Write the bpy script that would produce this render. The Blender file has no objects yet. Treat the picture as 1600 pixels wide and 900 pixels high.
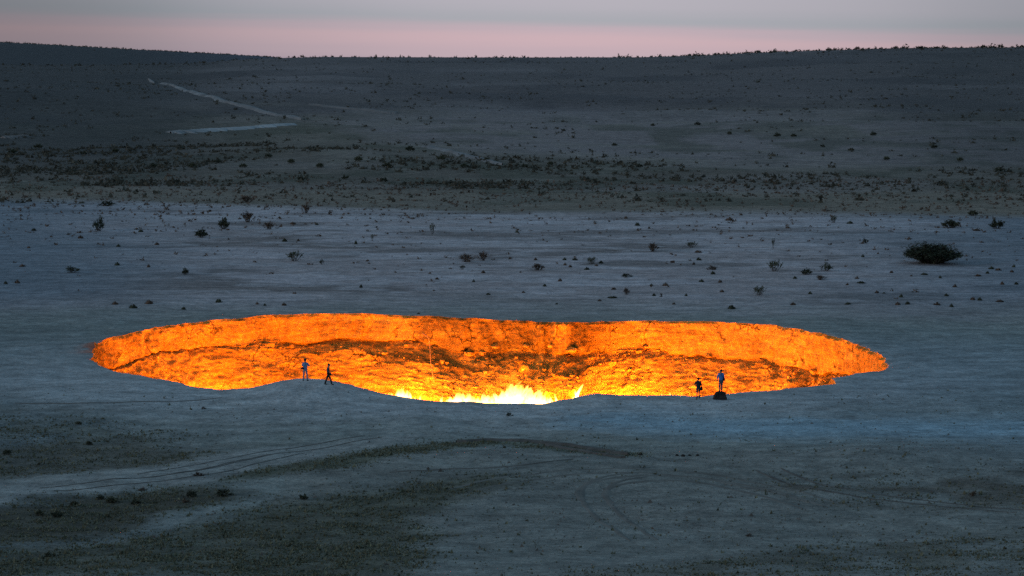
import bpy, math, random
import numpy as np
from math import radians, sin, cos, pi

random.seed(7)
rng = np.random.default_rng(11)
sc = bpy.context.scene
col = sc.collection

# ------------------------------------------------------------------ camera, world, sun, exposure
CAM_H, PITCH, FPX = 26.0, radians(4.95), 4100.0        # camera height, downward pitch, focal length in 1600-px units
cam = bpy.data.cameras.new('camera')
cam.sensor_width = 36.0
cam.lens = FPX / 1600.0 * 36.0
cam.clip_start, cam.clip_end = 0.5, 20000.0
camo = bpy.data.objects.new('camera', cam)
camo.location = (0, 0, CAM_H)
camo.rotation_euler = (pi / 2 - PITCH, 0, 0)
col.objects.link(camo)
sc.camera = camo

SUN_EL, SUN_AZ = radians(13.0), radians(242.0)          # dusk glow comes from the left, behind the camera
world = bpy.data.worlds.new('World')
sc.world = world
world.use_nodes = True
wt = world.node_tree
wt.nodes.clear()
def wn(t, **kw):
    n = wt.nodes.new(t)
    for k, v in kw.items(): setattr(n, k, v)
    return n
w_out, w_bg, w_bg2 = wn('ShaderNodeOutputWorld'), wn('ShaderNodeBackground'), wn('ShaderNodeBackground')
w_add = wn('ShaderNodeAddShader')
sky = wn('ShaderNodeTexSky', sky_type='NISHITA')
sky.sun_disc = False
sky.sun_elevation = radians(0.5)
sky.sun_rotation = SUN_AZ
sky.air_density, sky.dust_density, sky.ozone_density = 1.0, 1.0, 4.0
wt.links.new(sky.outputs[0], w_bg2.inputs[0])
w_bg2.inputs[1].default_value = 0.05
# twilight bands: colour by elevation, the bands dipping slightly to the right, streaked by thin cloud
tc, sep = wn('ShaderNodeTexCoord'), wn('ShaderNodeSeparateXYZ')
wt.links.new(tc.outputs['Generated'], sep.inputs[0])
tilt = wn('ShaderNodeMath', operation='MULTIPLY_ADD')
wt.links.new(sep.outputs[0], tilt.inputs[0]); tilt.inputs[1].default_value = 0.022
wt.links.new(sep.outputs[2], tilt.inputs[2])
cmap, cn = wn('ShaderNodeMapping'), wn('ShaderNodeTexNoise')
cmap.inputs['Scale'].default_value = (6, 6, 160)
cn.inputs['Scale'].default_value = 1.0; cn.inputs['Detail'].default_value = 4
wt.links.new(tc.outputs['Generated'], cmap.inputs[0]); wt.links.new(cmap.outputs[0], cn.inputs['Vector'])
wob = wn('ShaderNodeMath', operation='MULTIPLY_ADD')
csub = wn('ShaderNodeMath', operation='SUBTRACT'); csub.inputs[1].default_value = 0.5
wt.links.new(cn.outputs[0], csub.inputs[0]); wt.links.new(csub.outputs[0], wob.inputs[0])
wob.inputs[1].default_value = 0.006; wt.links.new(tilt.outputs[0], wob.inputs[2])
def ramp_of(src, lo, hi, stops):
    mr = wn('ShaderNodeMapRange'); mr.inputs[1].default_value = lo; mr.inputs[2].default_value = hi
    wt.links.new(src, mr.inputs[0])
    r = wn('ShaderNodeValToRGB'); r.color_ramp.interpolation = 'EASE'
    e = r.color_ramp.elements
    for i, (p, c) in enumerate(stops):
        el = e[i] if i < 2 else e.new(p)
        el.position = p; el.color = (*c, 1)
    wt.links.new(mr.outputs[0], r.inputs[0])
    return r
low = ramp_of(wob.outputs[0], -0.004, 0.03, [
    (0.0, (0.46, 0.35, 0.42)), (0.20, (0.58, 0.43, 0.475)), (0.36, (0.645, 0.455, 0.49)), (0.48, (0.565, 0.44, 0.485)),
    (0.60, (0.43, 0.425, 0.465)), (0.78, (0.485, 0.452, 0.50)), (1.0, (0.50, 0.467, 0.52))])
high = ramp_of(sep.outputs[2], 0.02, 1.0, [
    (0.0, (0.50, 0.467, 0.52)), (0.12, (0.27, 0.345, 0.43)), (0.35, (0.16, 0.265, 0.365)), (1.0, (0.105, 0.20, 0.29))])
blend = wn('ShaderNodeMapRange'); blend.inputs[1].default_value = 0.015; blend.inputs[2].default_value = 0.03
wt.links.new(sep.outputs[2], blend.inputs[0])
mx = wn('ShaderNodeMix', data_type='RGBA')
wt.links.new(blend.outputs[0], mx.inputs[0]); wt.links.new(low.outputs[0], mx.inputs[6]); wt.links.new(high.outputs[0], mx.inputs[7])
# the afterglow is brightest straight ahead and cools off to the left and right of it
az = wn('ShaderNodeFloatCurve'); cv = az.mapping.curves[0]
azr = wn('ShaderNodeMapRange'); azr.inputs[1].default_value = -0.3; azr.inputs[2].default_value = 0.3
wt.links.new(sep.outputs[0], azr.inputs[0]); wt.links.new(azr.outputs[0], az.inputs['Value'])
cv.points[0].location = (0, 0.46); cv.points[1].location = (1, 0.62)
for q in ((0.18, 0.50), (0.36, 0.85), (0.52, 1.0), (0.68, 0.94), (0.84, 0.70)): cv.points.new(*q)
az.mapping.update()
hfade = wn('ShaderNodeMapRange'); hfade.inputs[1].default_value = 0.03; hfade.inputs[2].default_value = 0.25
wt.links.new(sep.outputs[2], hfade.inputs[0])
azm = wn('ShaderNodeMix', data_type='FLOAT'); azm.inputs[3].default_value = 1.0
wt.links.new(hfade.outputs[0], azm.inputs[0]); wt.links.new(az.outputs[0], azm.inputs[2])
cool = wn('ShaderNodeMix', data_type='RGBA', blend_type='MULTIPLY'); cool.inputs[7].default_value = (0.90, 1.0, 1.02, 1)
cinv = wn('ShaderNodeMath', operation='SUBTRACT'); cinv.inputs[0].default_value = 1.15; cinv.use_clamp = True
wt.links.new(azm.outputs[0], cinv.inputs[1]); cin2 = wn('ShaderNodeMath', operation='MULTIPLY', use_clamp=True); cin2.inputs[1].default_value = 2.0
wt.links.new(cinv.outputs[0], cin2.inputs[0]); wt.links.new(cin2.outputs[0], cool.inputs[0]); wt.links.new(mx.outputs[2], cool.inputs[6])
azv = wn('ShaderNodeVectorMath', operation='SCALE'); wt.links.new(cool.outputs[2], azv.inputs[0]); wt.links.new(azm.outputs[0], azv.inputs['Scale'])
wt.links.new(azv.outputs[0], w_bg.inputs[0]); w_bg.inputs[1].default_value = 0.95
wt.links.new(w_bg.outputs[0], w_add.inputs[0]); wt.links.new(w_bg2.outputs[0], w_add.inputs[1])
wt.links.new(w_add.outputs[0], w_out.inputs[0])

sun = bpy.data.lights.new('sun', 'SUN')
sun.energy, sun.angle, sun.color = 0.5, radians(14), (1.0, 0.93, 0.88)
suno = bpy.data.objects.new('sun', sun)
suno.rotation_euler = (pi / 2 - SUN_EL, 0, pi - SUN_AZ)   # shines from behind the camera
col.objects.link(suno)

sc.view_settings.view_transform = 'Standard'
sc.view_settings.look = 'None'
sc.view_settings.exposure = 0.0
sc.view_settings.gamma = 1.0
sc.render.engine = 'CYCLES'
sc.cycles.max_bounces = 5
sc.cycles.diffuse_bounces = 3
sc.cycles.transparent_max_bounces = 24
sc.cycles.sample_clamp_indirect = 6.0
sc.cycles.use_denoising = False
sc.cycles.use_light_tree = True

# ------------------------------------------------------------------ numpy noise
def _hash(ix, iy, iz, seed):
    h = (ix.astype(np.int64) * 374761393 + iy.astype(np.int64) * 668265263 + iz.astype(np.int64) * 2147483647 + seed * 974634777) & 0xffffffff
    h = ((h ^ (h >> 13)) * 1274126177) & 0xffffffff
    h = ((h ^ (h >> 16)) * 2246822519) & 0xffffffff
    return ((h ^ (h >> 15)) & 0xffffff) / float(0xffffff)
def vnoise(x, y, seed=0):
    x = np.asarray(x, float); y = np.asarray(y, float)
    ix, iy = np.floor(x), np.floor(y); fx, fy = x - ix, y - iy
    fx = fx * fx * fx * (fx * (fx * 6 - 15) + 10); fy = fy * fy * fy * (fy * (fy * 6 - 15) + 10)
    z = np.zeros_like(ix)
    a, b = _hash(ix, iy, z, seed), _hash(ix + 1, iy, z, seed)
    c, d = _hash(ix, iy + 1, z, seed), _hash(ix + 1, iy + 1, z, seed)
    return (a + (b - a) * fx) * (1 - fy) + (c + (d - c) * fx) * fy
def fbm(x, y, octs=4, seed=0, gain=0.5):
    t, amp, s = 0.0, 1.0, 0.0
    for o in range(octs):
        t = t + amp * (vnoise(x * 2 ** o + 17.3 * o, y * 2 ** o - 9.1 * o, seed + o) - 0.5)
        s += amp; amp *= gain
    return t / s * 2
def sstep(a, b, x):
    t = np.clip((x - a) / (b - a), 0, 1)
    return t * t * (3 - 2 * t)

# ------------------------------------------------------------------ terrain height
RIDGE_PX = [-900, 0, 100, 200, 300, 400, 500, 800, 1000, 1100, 1200, 1300, 1400, 1600, 2500]
RIDGE_Y = [103, 102, 102, 101, 99, 91.5, 88.5, 89.5, 89, 86, 81, 78, 75, 74, 70]
FIRE_MOUNDS = []
def gauss(x, y, cx, cy, sx, sy):
    return np.exp(-((x - cx) / sx) ** 2 - ((y - cy) / sy) ** 2)
def height(x, y):
    x = np.asarray(x, float); y = np.asarray(y, float)
    d = np.sqrt(np.maximum(y, 0) ** 2 + (0.45 * x) ** 2)
    k = 2.6
    a = (24.2 - 0.2 * d) / k
    h = k * np.logaddexp(0, np.clip(a, -60, 60))
    h = np.where(y < 0, k * np.logaddexp(0, (24.2 - 0.2 * 0.45 * np.abs(x)) / k), h)
    near = 1 - sstep(420, 560, y)
    plain = 1 - sstep(265, 300, y) * 0.6
    h = h + 0.30 * fbm(x / 26, y / 26, 3, 3) * near * plain + 0.22 * fbm(x / 6, y / 7, 4, 9) * near * (1 - 0.5 * sstep(250, 290, y))
    # mounds and hollows by the near rim
    h = h + 0.95 * gauss(x, y, -15.2, 205.5, 5.2, 7) - 0.30 * gauss(x, y, -23.5, 205, 4.5, 7) - 0.35 * gauss(x, y, 0, 200, 9, 6)
    h = h + 0.25 * gauss(x, y, 7.5, 203, 4, 4) + 0.5 * gauss(x, y, -3, 165, 14, 9) - 0.5 * gauss(x, y, -26, 178, 14, 12)
    h = h + 0.7 * gauss(x, y, 26, 168, 12, 8) + 0.55 * gauss(x, y, -37.4, 236.5, 1.6, 2.0)
    # the rise to the far ridge
    px = 800 + FPX * x / np.maximum(y, 60)
    ridge_z = CAM_H + (95 - np.interp(px, RIDGE_PX, RIDGE_Y)) * 2150 / FPX
    prof = np.interp(y, [0, 520, 650, 800, 1000, 1300, 1700, 2150, 2700, 6000], [0, 0, 0.02, 0.10, 0.20, 0.37, 0.66, 1.0, 0.9, 0.5])
    h = h + prof * ridge_z
    mid = sstep(430, 620, y) * (1 - sstep(1700, 2100, y))
    h = h + mid * (2.0 * fbm(x / 120, y / 90, 4, 21) + 0.6 * fbm(x / 30, y / 26, 2, 31) + sstep(650, 900, y) * 4.5 * fbm(x / 260 + 3, y / 105, 3, 33))
    far_t = CAM_H + (95 - np.interp(px, [-900, 0, 100, 200, 300, 400, 440, 520], [58, 66, 71, 77, 82, 87.5, 90, 120])) * 3500 / FPX
    h = np.where(y > 2500, np.maximum(h, far_t * np.exp(-((y - 3500) / 700.0) ** 2)), h)
    h = h + 9 * gauss(x, y, -250, 1150, 120, 230) + 3.0 * gauss(x, y, -60, 660, 60, 50)
    return h

CP, SP = cos(PITCH), sin(PITCH)
def ray_dir(px, py):
    u, v = (px - 800) / FPX, (450 - py) / FPX
    return np.array([u, CP + v * SP, -SP + v * CP])
_T = np.concatenate([np.arange(95, 340, 0.25), np.arange(340, 900, 1.0), np.arange(900, 2600, 3.0)])
def ground_at(px, py):
    """where the line of sight through that spot of the photograph meets the ground"""
    d = ray_dir(px, py)
    P = _T[:, None] * d[None, :] / d[1]
    g = CAM_H + P[:, 2] - height(P[:, 0], P[:, 1])
    i = np.argmax(g < 0)
    if g[i] >= 0: i = len(g) - 1
    if i == 0: i = 1
    t = g[i - 1] / (g[i - 1] - g[i] + 1e-9)
    p = P[i - 1] + (P[i] - P[i - 1]) * t
    return np.array([p[0], p[1], float(height(p[0], p[1]))])
def project(x, y, z):
    zc = y * CP - (z - CAM_H) * SP
    return 800 + FPX * x / zc, 450 - FPX * (y * SP + (z - CAM_H) * CP) / zc
def mpp(p): return p[1] / FPX      # metres per photo pixel at that point

# ------------------------------------------------------------------ helpers for meshes
def mesh_from(name, V, F=None, mat=None, smooth=True, quads=None, tris=None):
    me = bpy.data.meshes.new(name)
    V = np.asarray(V, np.float32)
    faces = []
    me.vertices.add(len(V)); me.vertices.foreach_set('co', V.ravel())
    arrs = []
    if quads is not None and len(quads): arrs.append((np.asarray(quads, np.int32), 4))
    if tris is not None and len(tris): arrs.append((np.asarray(tris, np.int32), 3))
    nl = sum(a.size for a, _ in arrs); nf = sum(len(a) for a, _ in arrs)
    me.loops.add(nl); me.polygons.add(nf)
    me.loops.foreach_set('vertex_index', np.concatenate([a.ravel() for a, _ in arrs]))
    tot = np.concatenate([np.full(len(a), n, np.int32) for a, n in arrs])
    st = np.concatenate([[0], np.cumsum(tot)[:-1]]).astype(np.int32)
    me.polygons.foreach_set('loop_start', st)
    me.polygons.foreach_set('loop_total', tot)
    me.polygons.foreach_set('use_smooth', np.full(nf, smooth))
    me.update(calc_edges=True); me.validate()
    if mat: me.materials.append(mat)
    return me
def link(name, me, parent=None, loc=None, rz=0.0, scale=None):
    o = bpy.data.objects.new(name, me)
    col.objects.link(o)
    if parent: o.parent = parent
    if loc is not None: o.location = tuple(float(v) for v in loc)
    if rz: o.rotation_euler = (0, 0, rz)
    if scale is not None: o.scale = scale if hasattr(scale, '__len__') else (scale,) * 3
    return o
def tag(o, label=None, cat=None, group=None, kind=None):
    if label: o['label'] = label
    if cat: o['category'] = cat
    if group: o['group'] = group
    if kind: o['kind'] = kind
    return o
def grid_quads(nu, nv, wrap_u=True):
    """nu columns round, nv rows; vertex id = row*nu + column"""
    i = np.arange(nu if wrap_u else nu - 1)
    r = np.arange(nv - 1)[:, None]
    j = (i + 1) % nu
    return np.stack([r * nu + i, r * nu + j, (r + 1) * nu + j, (r + 1) * nu + i], -1).reshape(-1, 4)
class MB:
    """collects small pieces into one mesh"""
    def __init__(s): s.V, s.Q, s.T, s.n = [], [], [], 0
    def add(s, V, quads=None, tris=None):
        V = np.asarray(V, float)
        s.V.append(V)
        if quads is not None and len(quads): s.Q.append(np.asarray(quads) + s.n)
        if tris is not None and len(tris): s.T.append(np.asarray(tris) + s.n)
        s.n += len(V)
    def tube(s, pts, rad, sides=5, cap=True):
        pts = [np.asarray(p, float) for p in pts]; n = len(pts); R = []
        for i, p in enumerate(pts):
            t = pts[min(i + 1, n - 1)] - pts[max(i - 1, 0)]; t = t / (np.linalg.norm(t) + 1e-9)
            a = np.cross(t, [0.31, 0.17, 0.93] if abs(t[2]) < 0.9 else [1, 0.1, 0]); a /= np.linalg.norm(a) + 1e-9
            b = np.cross(t, a); r = rad[i] if hasattr(rad, '__len__') else rad
            for k in range(sides):
                q = 2 * pi * k / sides
                R.append(p + r * (cos(q) * a + sin(q) * b))
        q = grid_quads(sides, n)
        tr = []
        if cap:
            for base in (0, (n - 1) * sides):
                tr += [(base, base + k, base + k + 1) for k in range(1, sides - 1)]
        s.add(R, q, tr)
    def mesh(s, name, mat, smooth=True):
        return mesh_from(name, np.concatenate(s.V), None, mat, smooth,
                         np.concatenate(s.Q) if s.Q else None, np.concatenate(s.T) if s.T else None)

# ------------------------------------------------------------------ materials
def new_mat(name):
    m = bpy.data.materials.new(name); m.use_nodes = True
    nt = m.node_tree
    return m, nt, nt.nodes['Principled BSDF']
def N(nt, t, **kw):
    n = nt.nodes.new(t)
    for k, v in kw.items():
        if k.startswith('_'): n.inputs[k[1:].replace('_', ' ')].default_value = v
        else: setattr(n, k, v)
    return n
def noise_node(nt, vec, scale, detail=4, rough=0.55, stretch=None):
    if stretch is not None:
        mp = N(nt, 'ShaderNodeMapping'); mp.inputs['Scale'].default_value = stretch
        nt.links.new(vec, mp.inputs[0]); vec = mp.outputs[0]
    n = N(nt, 'ShaderNodeTexNoise', _Scale=scale, _Detail=detail, _Roughness=rough)
    nt.links.new(vec, n.inputs['Vector'])
    return n.outputs[0]
def maprange(nt, v, a, b, c, d):
    m = N(nt, 'ShaderNodeMapRange')
    for i, q in enumerate((a, b, c, d)): m.inputs[i + 1].default_value = q
    nt.links.new(v, m.inputs[0]); return m.outputs[0]
def mathn(nt, op, a, b):
    m = N(nt, 'ShaderNodeMath', operation=op)
    for i, q in enumerate((a, b)):
        if isinstance(q, (int, float)): m.inputs[i].default_value = q
        else: nt.links.new(q, m.inputs[i])
    return m.outputs[0]
def scale_col(nt, colr, fac):
    v = N(nt, 'ShaderNodeVectorMath', operation='SCALE')
    nt.links.new(colr, v.inputs[0]); nt.links.new(fac, v.inputs['Scale']); return v.outputs[0]
def mixc(nt, f, a, b):
    m = N(nt, 'ShaderNodeMix', data_type='RGBA')
    for i, q in ((0, f), (6, a), (7, b)):
        if isinstance(q, (int, float)): m.inputs[i].default_value = q
        elif isinstance(q, tuple): m.inputs[i].default_value = (*q, 1)
        else: nt.links.new(q, m.inputs[i])
    return m.outputs[2]
def bump(nt, h, dist, strength=1.0, prev=None):
    b = N(nt, 'ShaderNodeBump'); b.inputs['Distance'].default_value = dist; b.inputs['Strength'].default_value = strength
    nt.links.new(h, b.inputs['Height'])
    if prev is not None: nt.links.new(prev, b.inputs['Normal'])
    return b.outputs[0]

def ground_material():
    m, nt, p = new_mat('desert_soil')
    geo = N(nt, 'ShaderNodeNewGeometry').outputs['Position']
    at = N(nt, 'ShaderNodeAttribute', attribute_name='soil')
    n1 = noise_node(nt, geo, 0.55, 5, 0.65)
    n2 = noise_node(nt, geo, 2.6, 5, 0.8)
    n3 = noise_node(nt, geo, 1.0, 4, 0.6, (0.10, 0.33, 0.3))
    f = mathn(nt, 'MULTIPLY', maprange(nt, n1, 0.25, 0.75, 0.60, 1.40), maprange(nt, n2, 0.25, 0.75, 0.48, 1.52))
    f = mathn(nt, 'MULTIPLY', f, maprange(nt, n3, 0.3, 0.7, 0.78, 1.22))
    c = scale_col(nt, at.outputs['Color'], f)
    nt.links.new(c, p.inputs['Base Color'])
    p.inputs['Roughness'].default_value = 0.95
    p.inputs['Specular IOR Level'].default_value = 0.15
    b = bump(nt, n1, 0.5, 0.8)
    b = bump(nt, n2, 0.16, 0.9, b)
    nt.links.new(b, p.inputs['Normal'])
    return m
def rock_material(name, base, dark, scale=1.0):
    m, nt, p = new_mat(name)
    geo = N(nt, 'ShaderNodeNewGeometry').outputs['Position']
    big = noise_node(nt, geo, 0.35 * scale, 5, 0.6)
    strata = noise_node(nt, geo, 1.0 * scale, 4, 0.6, (0.25, 0.25, 2.2))
    fine = noise_node(nt, geo, 3.2 * scale, 6, 0.78)
    pit = noise_node(nt, geo, 1.6 * scale, 4, 0.7, (1.6, 1.6, 0.55))
    vor = N(nt, 'ShaderNodeTexVoronoi', feature='DISTANCE_TO_EDGE', _Scale=0.55 * scale)
    wrp = N(nt, 'ShaderNodeTexNoise', _Scale=1.3 * scale, _Detail=4.0)
    nt.links.new(geo, wrp.inputs['Vector'])
    av = N(nt, 'ShaderNodeVectorMath', operation='MULTIPLY_ADD')
    nt.links.new(wrp.outputs[1], av.inputs[0]); av.inputs[1].default_value = (1.3, 1.3, 1.3); nt.links.new(geo, av.inputs[2])
    nt.links.new(av.outputs[0], vor.inputs['Vector'])
    crack = maprange(nt, vor.outputs['Distance'], 0.0, 0.05, 0.0, 1.0)
    cmask = maprange(nt, big, 0.50, 0.62, 0.0, 1.0)
    inv = mathn(nt, 'SUBTRACT', 1.0, crack)
    cr = mathn(nt, 'MULTIPLY', inv, cmask)
    c = mixc(nt, maprange(nt, strata, 0.35, 0.68, 0.0, 1.0), base, dark)
    c = mixc(nt, cr, c, tuple(v * 0.25 for v in dark))
    f = mathn(nt, 'MULTIPLY', maprange(nt, big, 0.3, 0.7, 0.6, 1.2), maprange(nt, fine, 0.3, 0.7, 0.70, 1.22))
    f = mathn(nt, 'MULTIPLY', f, maprange(nt, pit, 0.25, 0.5, 0.70, 1.0))
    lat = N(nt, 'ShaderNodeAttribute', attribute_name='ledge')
    f = mathn(nt, 'MULTIPLY', f, maprange(nt, lat.outputs['Fac'], 0.0, 1.0, 1.0, 0.40))  # the ledge attribute carries wall shade, multiplied into the rock colour
    nt.links.new(scale_col(nt, c, f), p.inputs['Base Color'])
    p.inputs['Roughness'].default_value = 0.95
    p.inputs['Specular IOR Level'].default_value = 0.1
    b = bump(nt, strata, 0.25, 0.8)
    b = bump(nt, fine, 0.22, 0.8, b)
    b = bump(nt, mathn(nt, 'SUBTRACT', 1.0, cr), 0.18, 0.8, b)
    nt.links.new(b, p.inputs['Normal'])
    return m
def plain_mat(name, c, rough=0.9, var=0.25, scale=6.0):
    m, nt, p = new_mat(name)
    tcn = N(nt, 'ShaderNodeTexCoord').outputs['Object']
    n = noise_node(nt, tcn, scale, 3)
    rgb = N(nt, 'ShaderNodeRGB'); rgb.outputs[0].default_value = (*c, 1)
    nt.links.new(scale_col(nt, rgb.outputs[0], maprange(nt, n, 0.25, 0.75, 1 - var, 1 + var)), p.inputs['Base Color'])
    p.inputs['Roughness'].default_value = rough
    p.inputs['Specular IOR Level'].default_value = 0.2
    return m
def foliage_mat(name, c):
    m, nt, p = new_mat(name)
    geo = N(nt, 'ShaderNodeNewGeometry')
    oi = N(nt, 'ShaderNodeObjectInfo')
    n = noise_node(nt, geo.outputs['Position'], 2.2, 3)
    f = mathn(nt, 'MULTIPLY', maprange(nt, geo.outputs['Random Per Island'], 0, 1, 0.6, 1.45), maprange(nt, n, 0.3, 0.7, 0.75, 1.25))
    f = mathn(nt, 'MULTIPLY', f, maprange(nt, oi.outputs['Random'], 0, 1, 0.75, 1.25))
    rgb = N(nt, 'ShaderNodeRGB'); rgb.outputs[0].default_value = (*c, 1)
    nt.links.new(scale_col(nt, rgb.outputs[0], f), p.inputs['Base Color'])
    p.inputs['Roughness'].default_value = 0.85
    p.inputs['Specular IOR Level'].default_value = 0.15
    return m
M = {}
M['soil'] = ground_material()
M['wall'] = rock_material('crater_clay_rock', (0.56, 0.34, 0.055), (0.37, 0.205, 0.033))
M['boulder'] = rock_material('boulder_rock', (0.30, 0.24, 0.19), (0.2, 0.16, 0.13), 2.0)
M['dark_rock'] = rock_material('dark_pedestal_rock', (0.075, 0.068, 0.062), (0.045, 0.04, 0.037), 4.0)
M['leaf'] = foliage_mat('olive_scrub_leaves', (0.075, 0.08, 0.05))
M['leaf_dark'] = foliage_mat('dark_scrub_leaves', (0.05, 0.058, 0.038))
M['leaf_brown'] = foliage_mat('dry_brown_scrub', (0.115, 0.08, 0.06))
M['leaf_big'] = foliage_mat('dense_green_black_leaves', (0.042, 0.052, 0.032))
M['grass'] = foliage_mat('low_steppe_grass', (0.16, 0.162, 0.108))
M['leaf_far'] = foliage_mat('hazed_far_scrub', (0.085, 0.082, 0.064))  # leaves lightened to stand for haze over the distance
M['wood'] = plain_mat('grey_brown_twigs', (0.06, 0.05, 0.042))
M['track'] = plain_mat('disturbed_soil', (0.115, 0.10, 0.088), 0.95, 0.45, 0.8)
M['faint_track'] = plain_mat('worn_soil', (0.165, 0.152, 0.135), 0.95, 0.4, 0.5)
M['road'] = plain_mat('pale_dust_road', (0.205, 0.20, 0.20), 0.95, 0.45, 0.06)
M['flat_road'] = plain_mat('bright_dust_flat', (0.28, 0.285, 0.29), 0.95, 0.35, 0.05)
M['faint_road'] = plain_mat('faint_dust_road', (0.17, 0.155, 0.15), 0.95, 0.4, 0.06)
M['steel'] = plain_mat('rusted_pipe', (0.34, 0.22, 0.12), 0.6, 0.2, 3)

# ------------------------------------------------------------------ crater rim traced on the ground
RIM_PX = [(145,537),(160,530),(190,522),(240,512),(300,503),(370,496),(440,490),(520,488),(580,489),(650,492),(720,496),(800,499),
    (870,502),(920,503),(980,500),(1050,500),(1120,501),(1200,505),(1270,517),(1330,533),(1370,550),(1385,566),(1384,577),(1345,582),
    (1300,590),(1306,598),(1250,604),(1180,610),(1130,614),(1090,617.5),(1040,616),(980,616),(940,613.5),(917,614.5),(890,622),(850,629.5),
    (800,628.5),(740,626.5),(690,626),(650,621),(610,616),(580,609),(550,600),(525,594.5),(500,591.5),(470,590.5),(440,594),(400,603.5),
    (365,606),(330,606.5),(300,602),(270,595),(240,590),(200,583),(170,576),(150,566),(143,552)]
RIM = np.array([ground_at(*p) for p in RIM_PX])
CX, CY = -1.2, 0.5 * (RIM[:, 1].min() + RIM[:, 1].max())
th = np.arctan2(RIM[:, 1] - CY, RIM[:, 0] - CX); rr = np.hypot(RIM[:, 0] - CX, RIM[:, 1] - CY)
o_ = np.argsort(th); th, rr = th[o_], rr[o_]
thp = np.concatenate([th - 2 * pi, th, th + 2 * pi]); rrp = np.concatenate([rr, rr, rr])
NT = 1800
TH = np.linspace(-pi, pi, NT, endpoint=False)
def rim_r(t):
    r = np.interp(t, thp, rrp)
    return r
RR = rim_r(TH)
kern = np.array([1, 2, 3, 2, 1.0]); kern /= kern.sum()
RR = np.convolve(np.concatenate([RR[-2:], RR, RR[:2]]), kern, 'valid')
ARC = TH * 33.0
RR = RR + 0.28 * fbm(np.cos(TH) * 16 + 40, np.sin(TH) * 16 + 40, 4, 77) + 0.16 * fbm(np.cos(TH) * 60 + 90, np.sin(TH) * 60 + 90, 3, 78)

# ------------------------------------------------------------------ ground sheet (polar, finest at the rim)
steps, s, st = [0.0], 0.0, 0.10
while s < 6000:
    lim = 0.55 if s < 125 else 1e9
    st = min(st * 1.055, lim) if s < 125 else st * 1.032
    s += st; steps.append(s)
S = np.array(steps); NS = len(S)
Rg = RR[None, :] * np.ones((NS, 1)) + S[:, None]
wob_r = sstep(0, 40, S)[:, None]
Rg = (RR[None, :] * (1 - wob_r) + 34.0 * wob_r) + S[:, None]
GX, GY = CX + Rg * np.cos(TH)[None, :], CY + Rg * np.sin(TH)[None, :]
GZ = height(GX, GY)
lip = np.exp(-S / 0.25)[:, None] * (0.10 + 0.10 * fbm(ARC / 1.1, ARC * 0, 3, 55))[None, :]
GZ = GZ - lip
GZ[-1] -= 40

def inpoly(x, y, poly):
    P_ = np.array(poly); shp = x.shape; x = x.ravel(); y = y.ravel()
    res = np.zeros(x.shape, bool)
    sel = np.where((x >= P_[:, 0].min()) & (x <= P_[:, 0].max()) & (y >= P_[:, 1].min()) & (y <= P_[:, 1].max()))[0]
    res[sel] = _inpoly(x[sel], y[sel], poly)
    return res.reshape(shp)
def soft(x, y, poly, k=1.3):
    t = 0.0
    for a, b in ((0, 0), (k, 0.4 * k), (-k, -0.3 * k), (0.3 * k, 1.6 * k), (-0.4 * k, -1.7 * k)): t = t + inpoly(x + a, y + b, poly)
    return t / 5.0
def _inpoly(x, y, poly):
    inside = np.zeros(x.shape, bool)
    n = len(poly)
    for i in range(n):
        x1, y1 = poly[i]; x2, y2 = poly[(i + 1) % n]
        if y1 == y2: continue
        c = ((y1 > y) != (y2 > y)) & (x < (x2 - x1) * (y - y1) / (y2 - y1) + x1)
        inside ^= c
    return inside
def zone(px_poly, ext=1):
    pts = []
    for a, b in zip(px_poly, px_poly[1:] + px_poly[:1]):
        for t in np.linspace(0, 1, 5)[:-1]:
            pts.append(ground_at(a[0] + (b[0] - a[0]) * t, a[1] + (b[1] - a[1]) * t)[:2])
    return pts
Z_BAND = zone([(330,752),(400,735),(500,716),(620,700),(740,687),(860,692),(985,706),(990,716),(900,708),(800,697),(700,703),(600,716),(540,729),(420,745)])
Z_LEFT = zone([(-300,795),(0,790),(100,777),(200,766),(300,762),(390,766),(400,780),(330,790),(250,800),(190,826),(120,850),(-300,860)])
Z_BOTTOM = zone([(150,858),(270,822),(380,800),(470,778),(560,768),(650,752),(740,738),(830,741),(760,762),(690,782),(650,800),(670,850),(620,899),(-300,899),(-300,862)])
Z_SIDE = zone([(-300,705),(0,700),(120,690),(250,690),(340,712),(250,735),(120,745),(-300,750)])
Z_SIDE2 = zone([(-300,655),(0,655),(120,652),(230,672),(330,682),(270,695),(120,688),(-300,690)])
Z_CORNER = zone([(900,899),(1060,880),(1200,862),(1350,850),(1480,838),(1900,810),(1900,899)])
Z_RIGHT = zone([(1150,738),(1250,742),(1400,738),(1900,735),(1900,792),(1480,795),(1330,790),(1240,772)])
Z_SALT = zone([(860,650),(980,640),(1150,650),(1350,652),(1900,655),(1900,690),(1400,684),(1200,688),(1050,680),(920,668)])
Z_PATH = zone([(-300,758),(0,748),(160,735),(280,722),(380,706),(480,692),(560,684),(660,680),(620,694),(500,712),(390,738),(300,758),(190,762),(90,775),(0,788),(-300,792)])
Z_GREEN = zone([(-300,288),(300,292),(800,296),(1300,296),(2000,300),(2000,338),(1500,334),(1150,330),(900,330),(700,327),(560,321),(400,314),(200,311),(-300,310)])
Z_BELT = zone([(-300,205),(150,212),(350,220),(560,226),(760,244),(960,250),(1250,262),(2000,266),(2000,298),(1200,296),(700,296),(300,292),(-300,288)])
Z_FARPALE = zone([(520,190),(700,172),(900,168),(1200,178),(2000,200),(2000,262),(1250,258),(960,246),(760,238),(600,222)])
_e = [ground_at(*q) for q in [(-250,309),(0,312),(200,313),(400,316),(600,325),(830,330),(1000,330),(1200,328),(1400,331),(1600,335),(1850,338)]]
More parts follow.
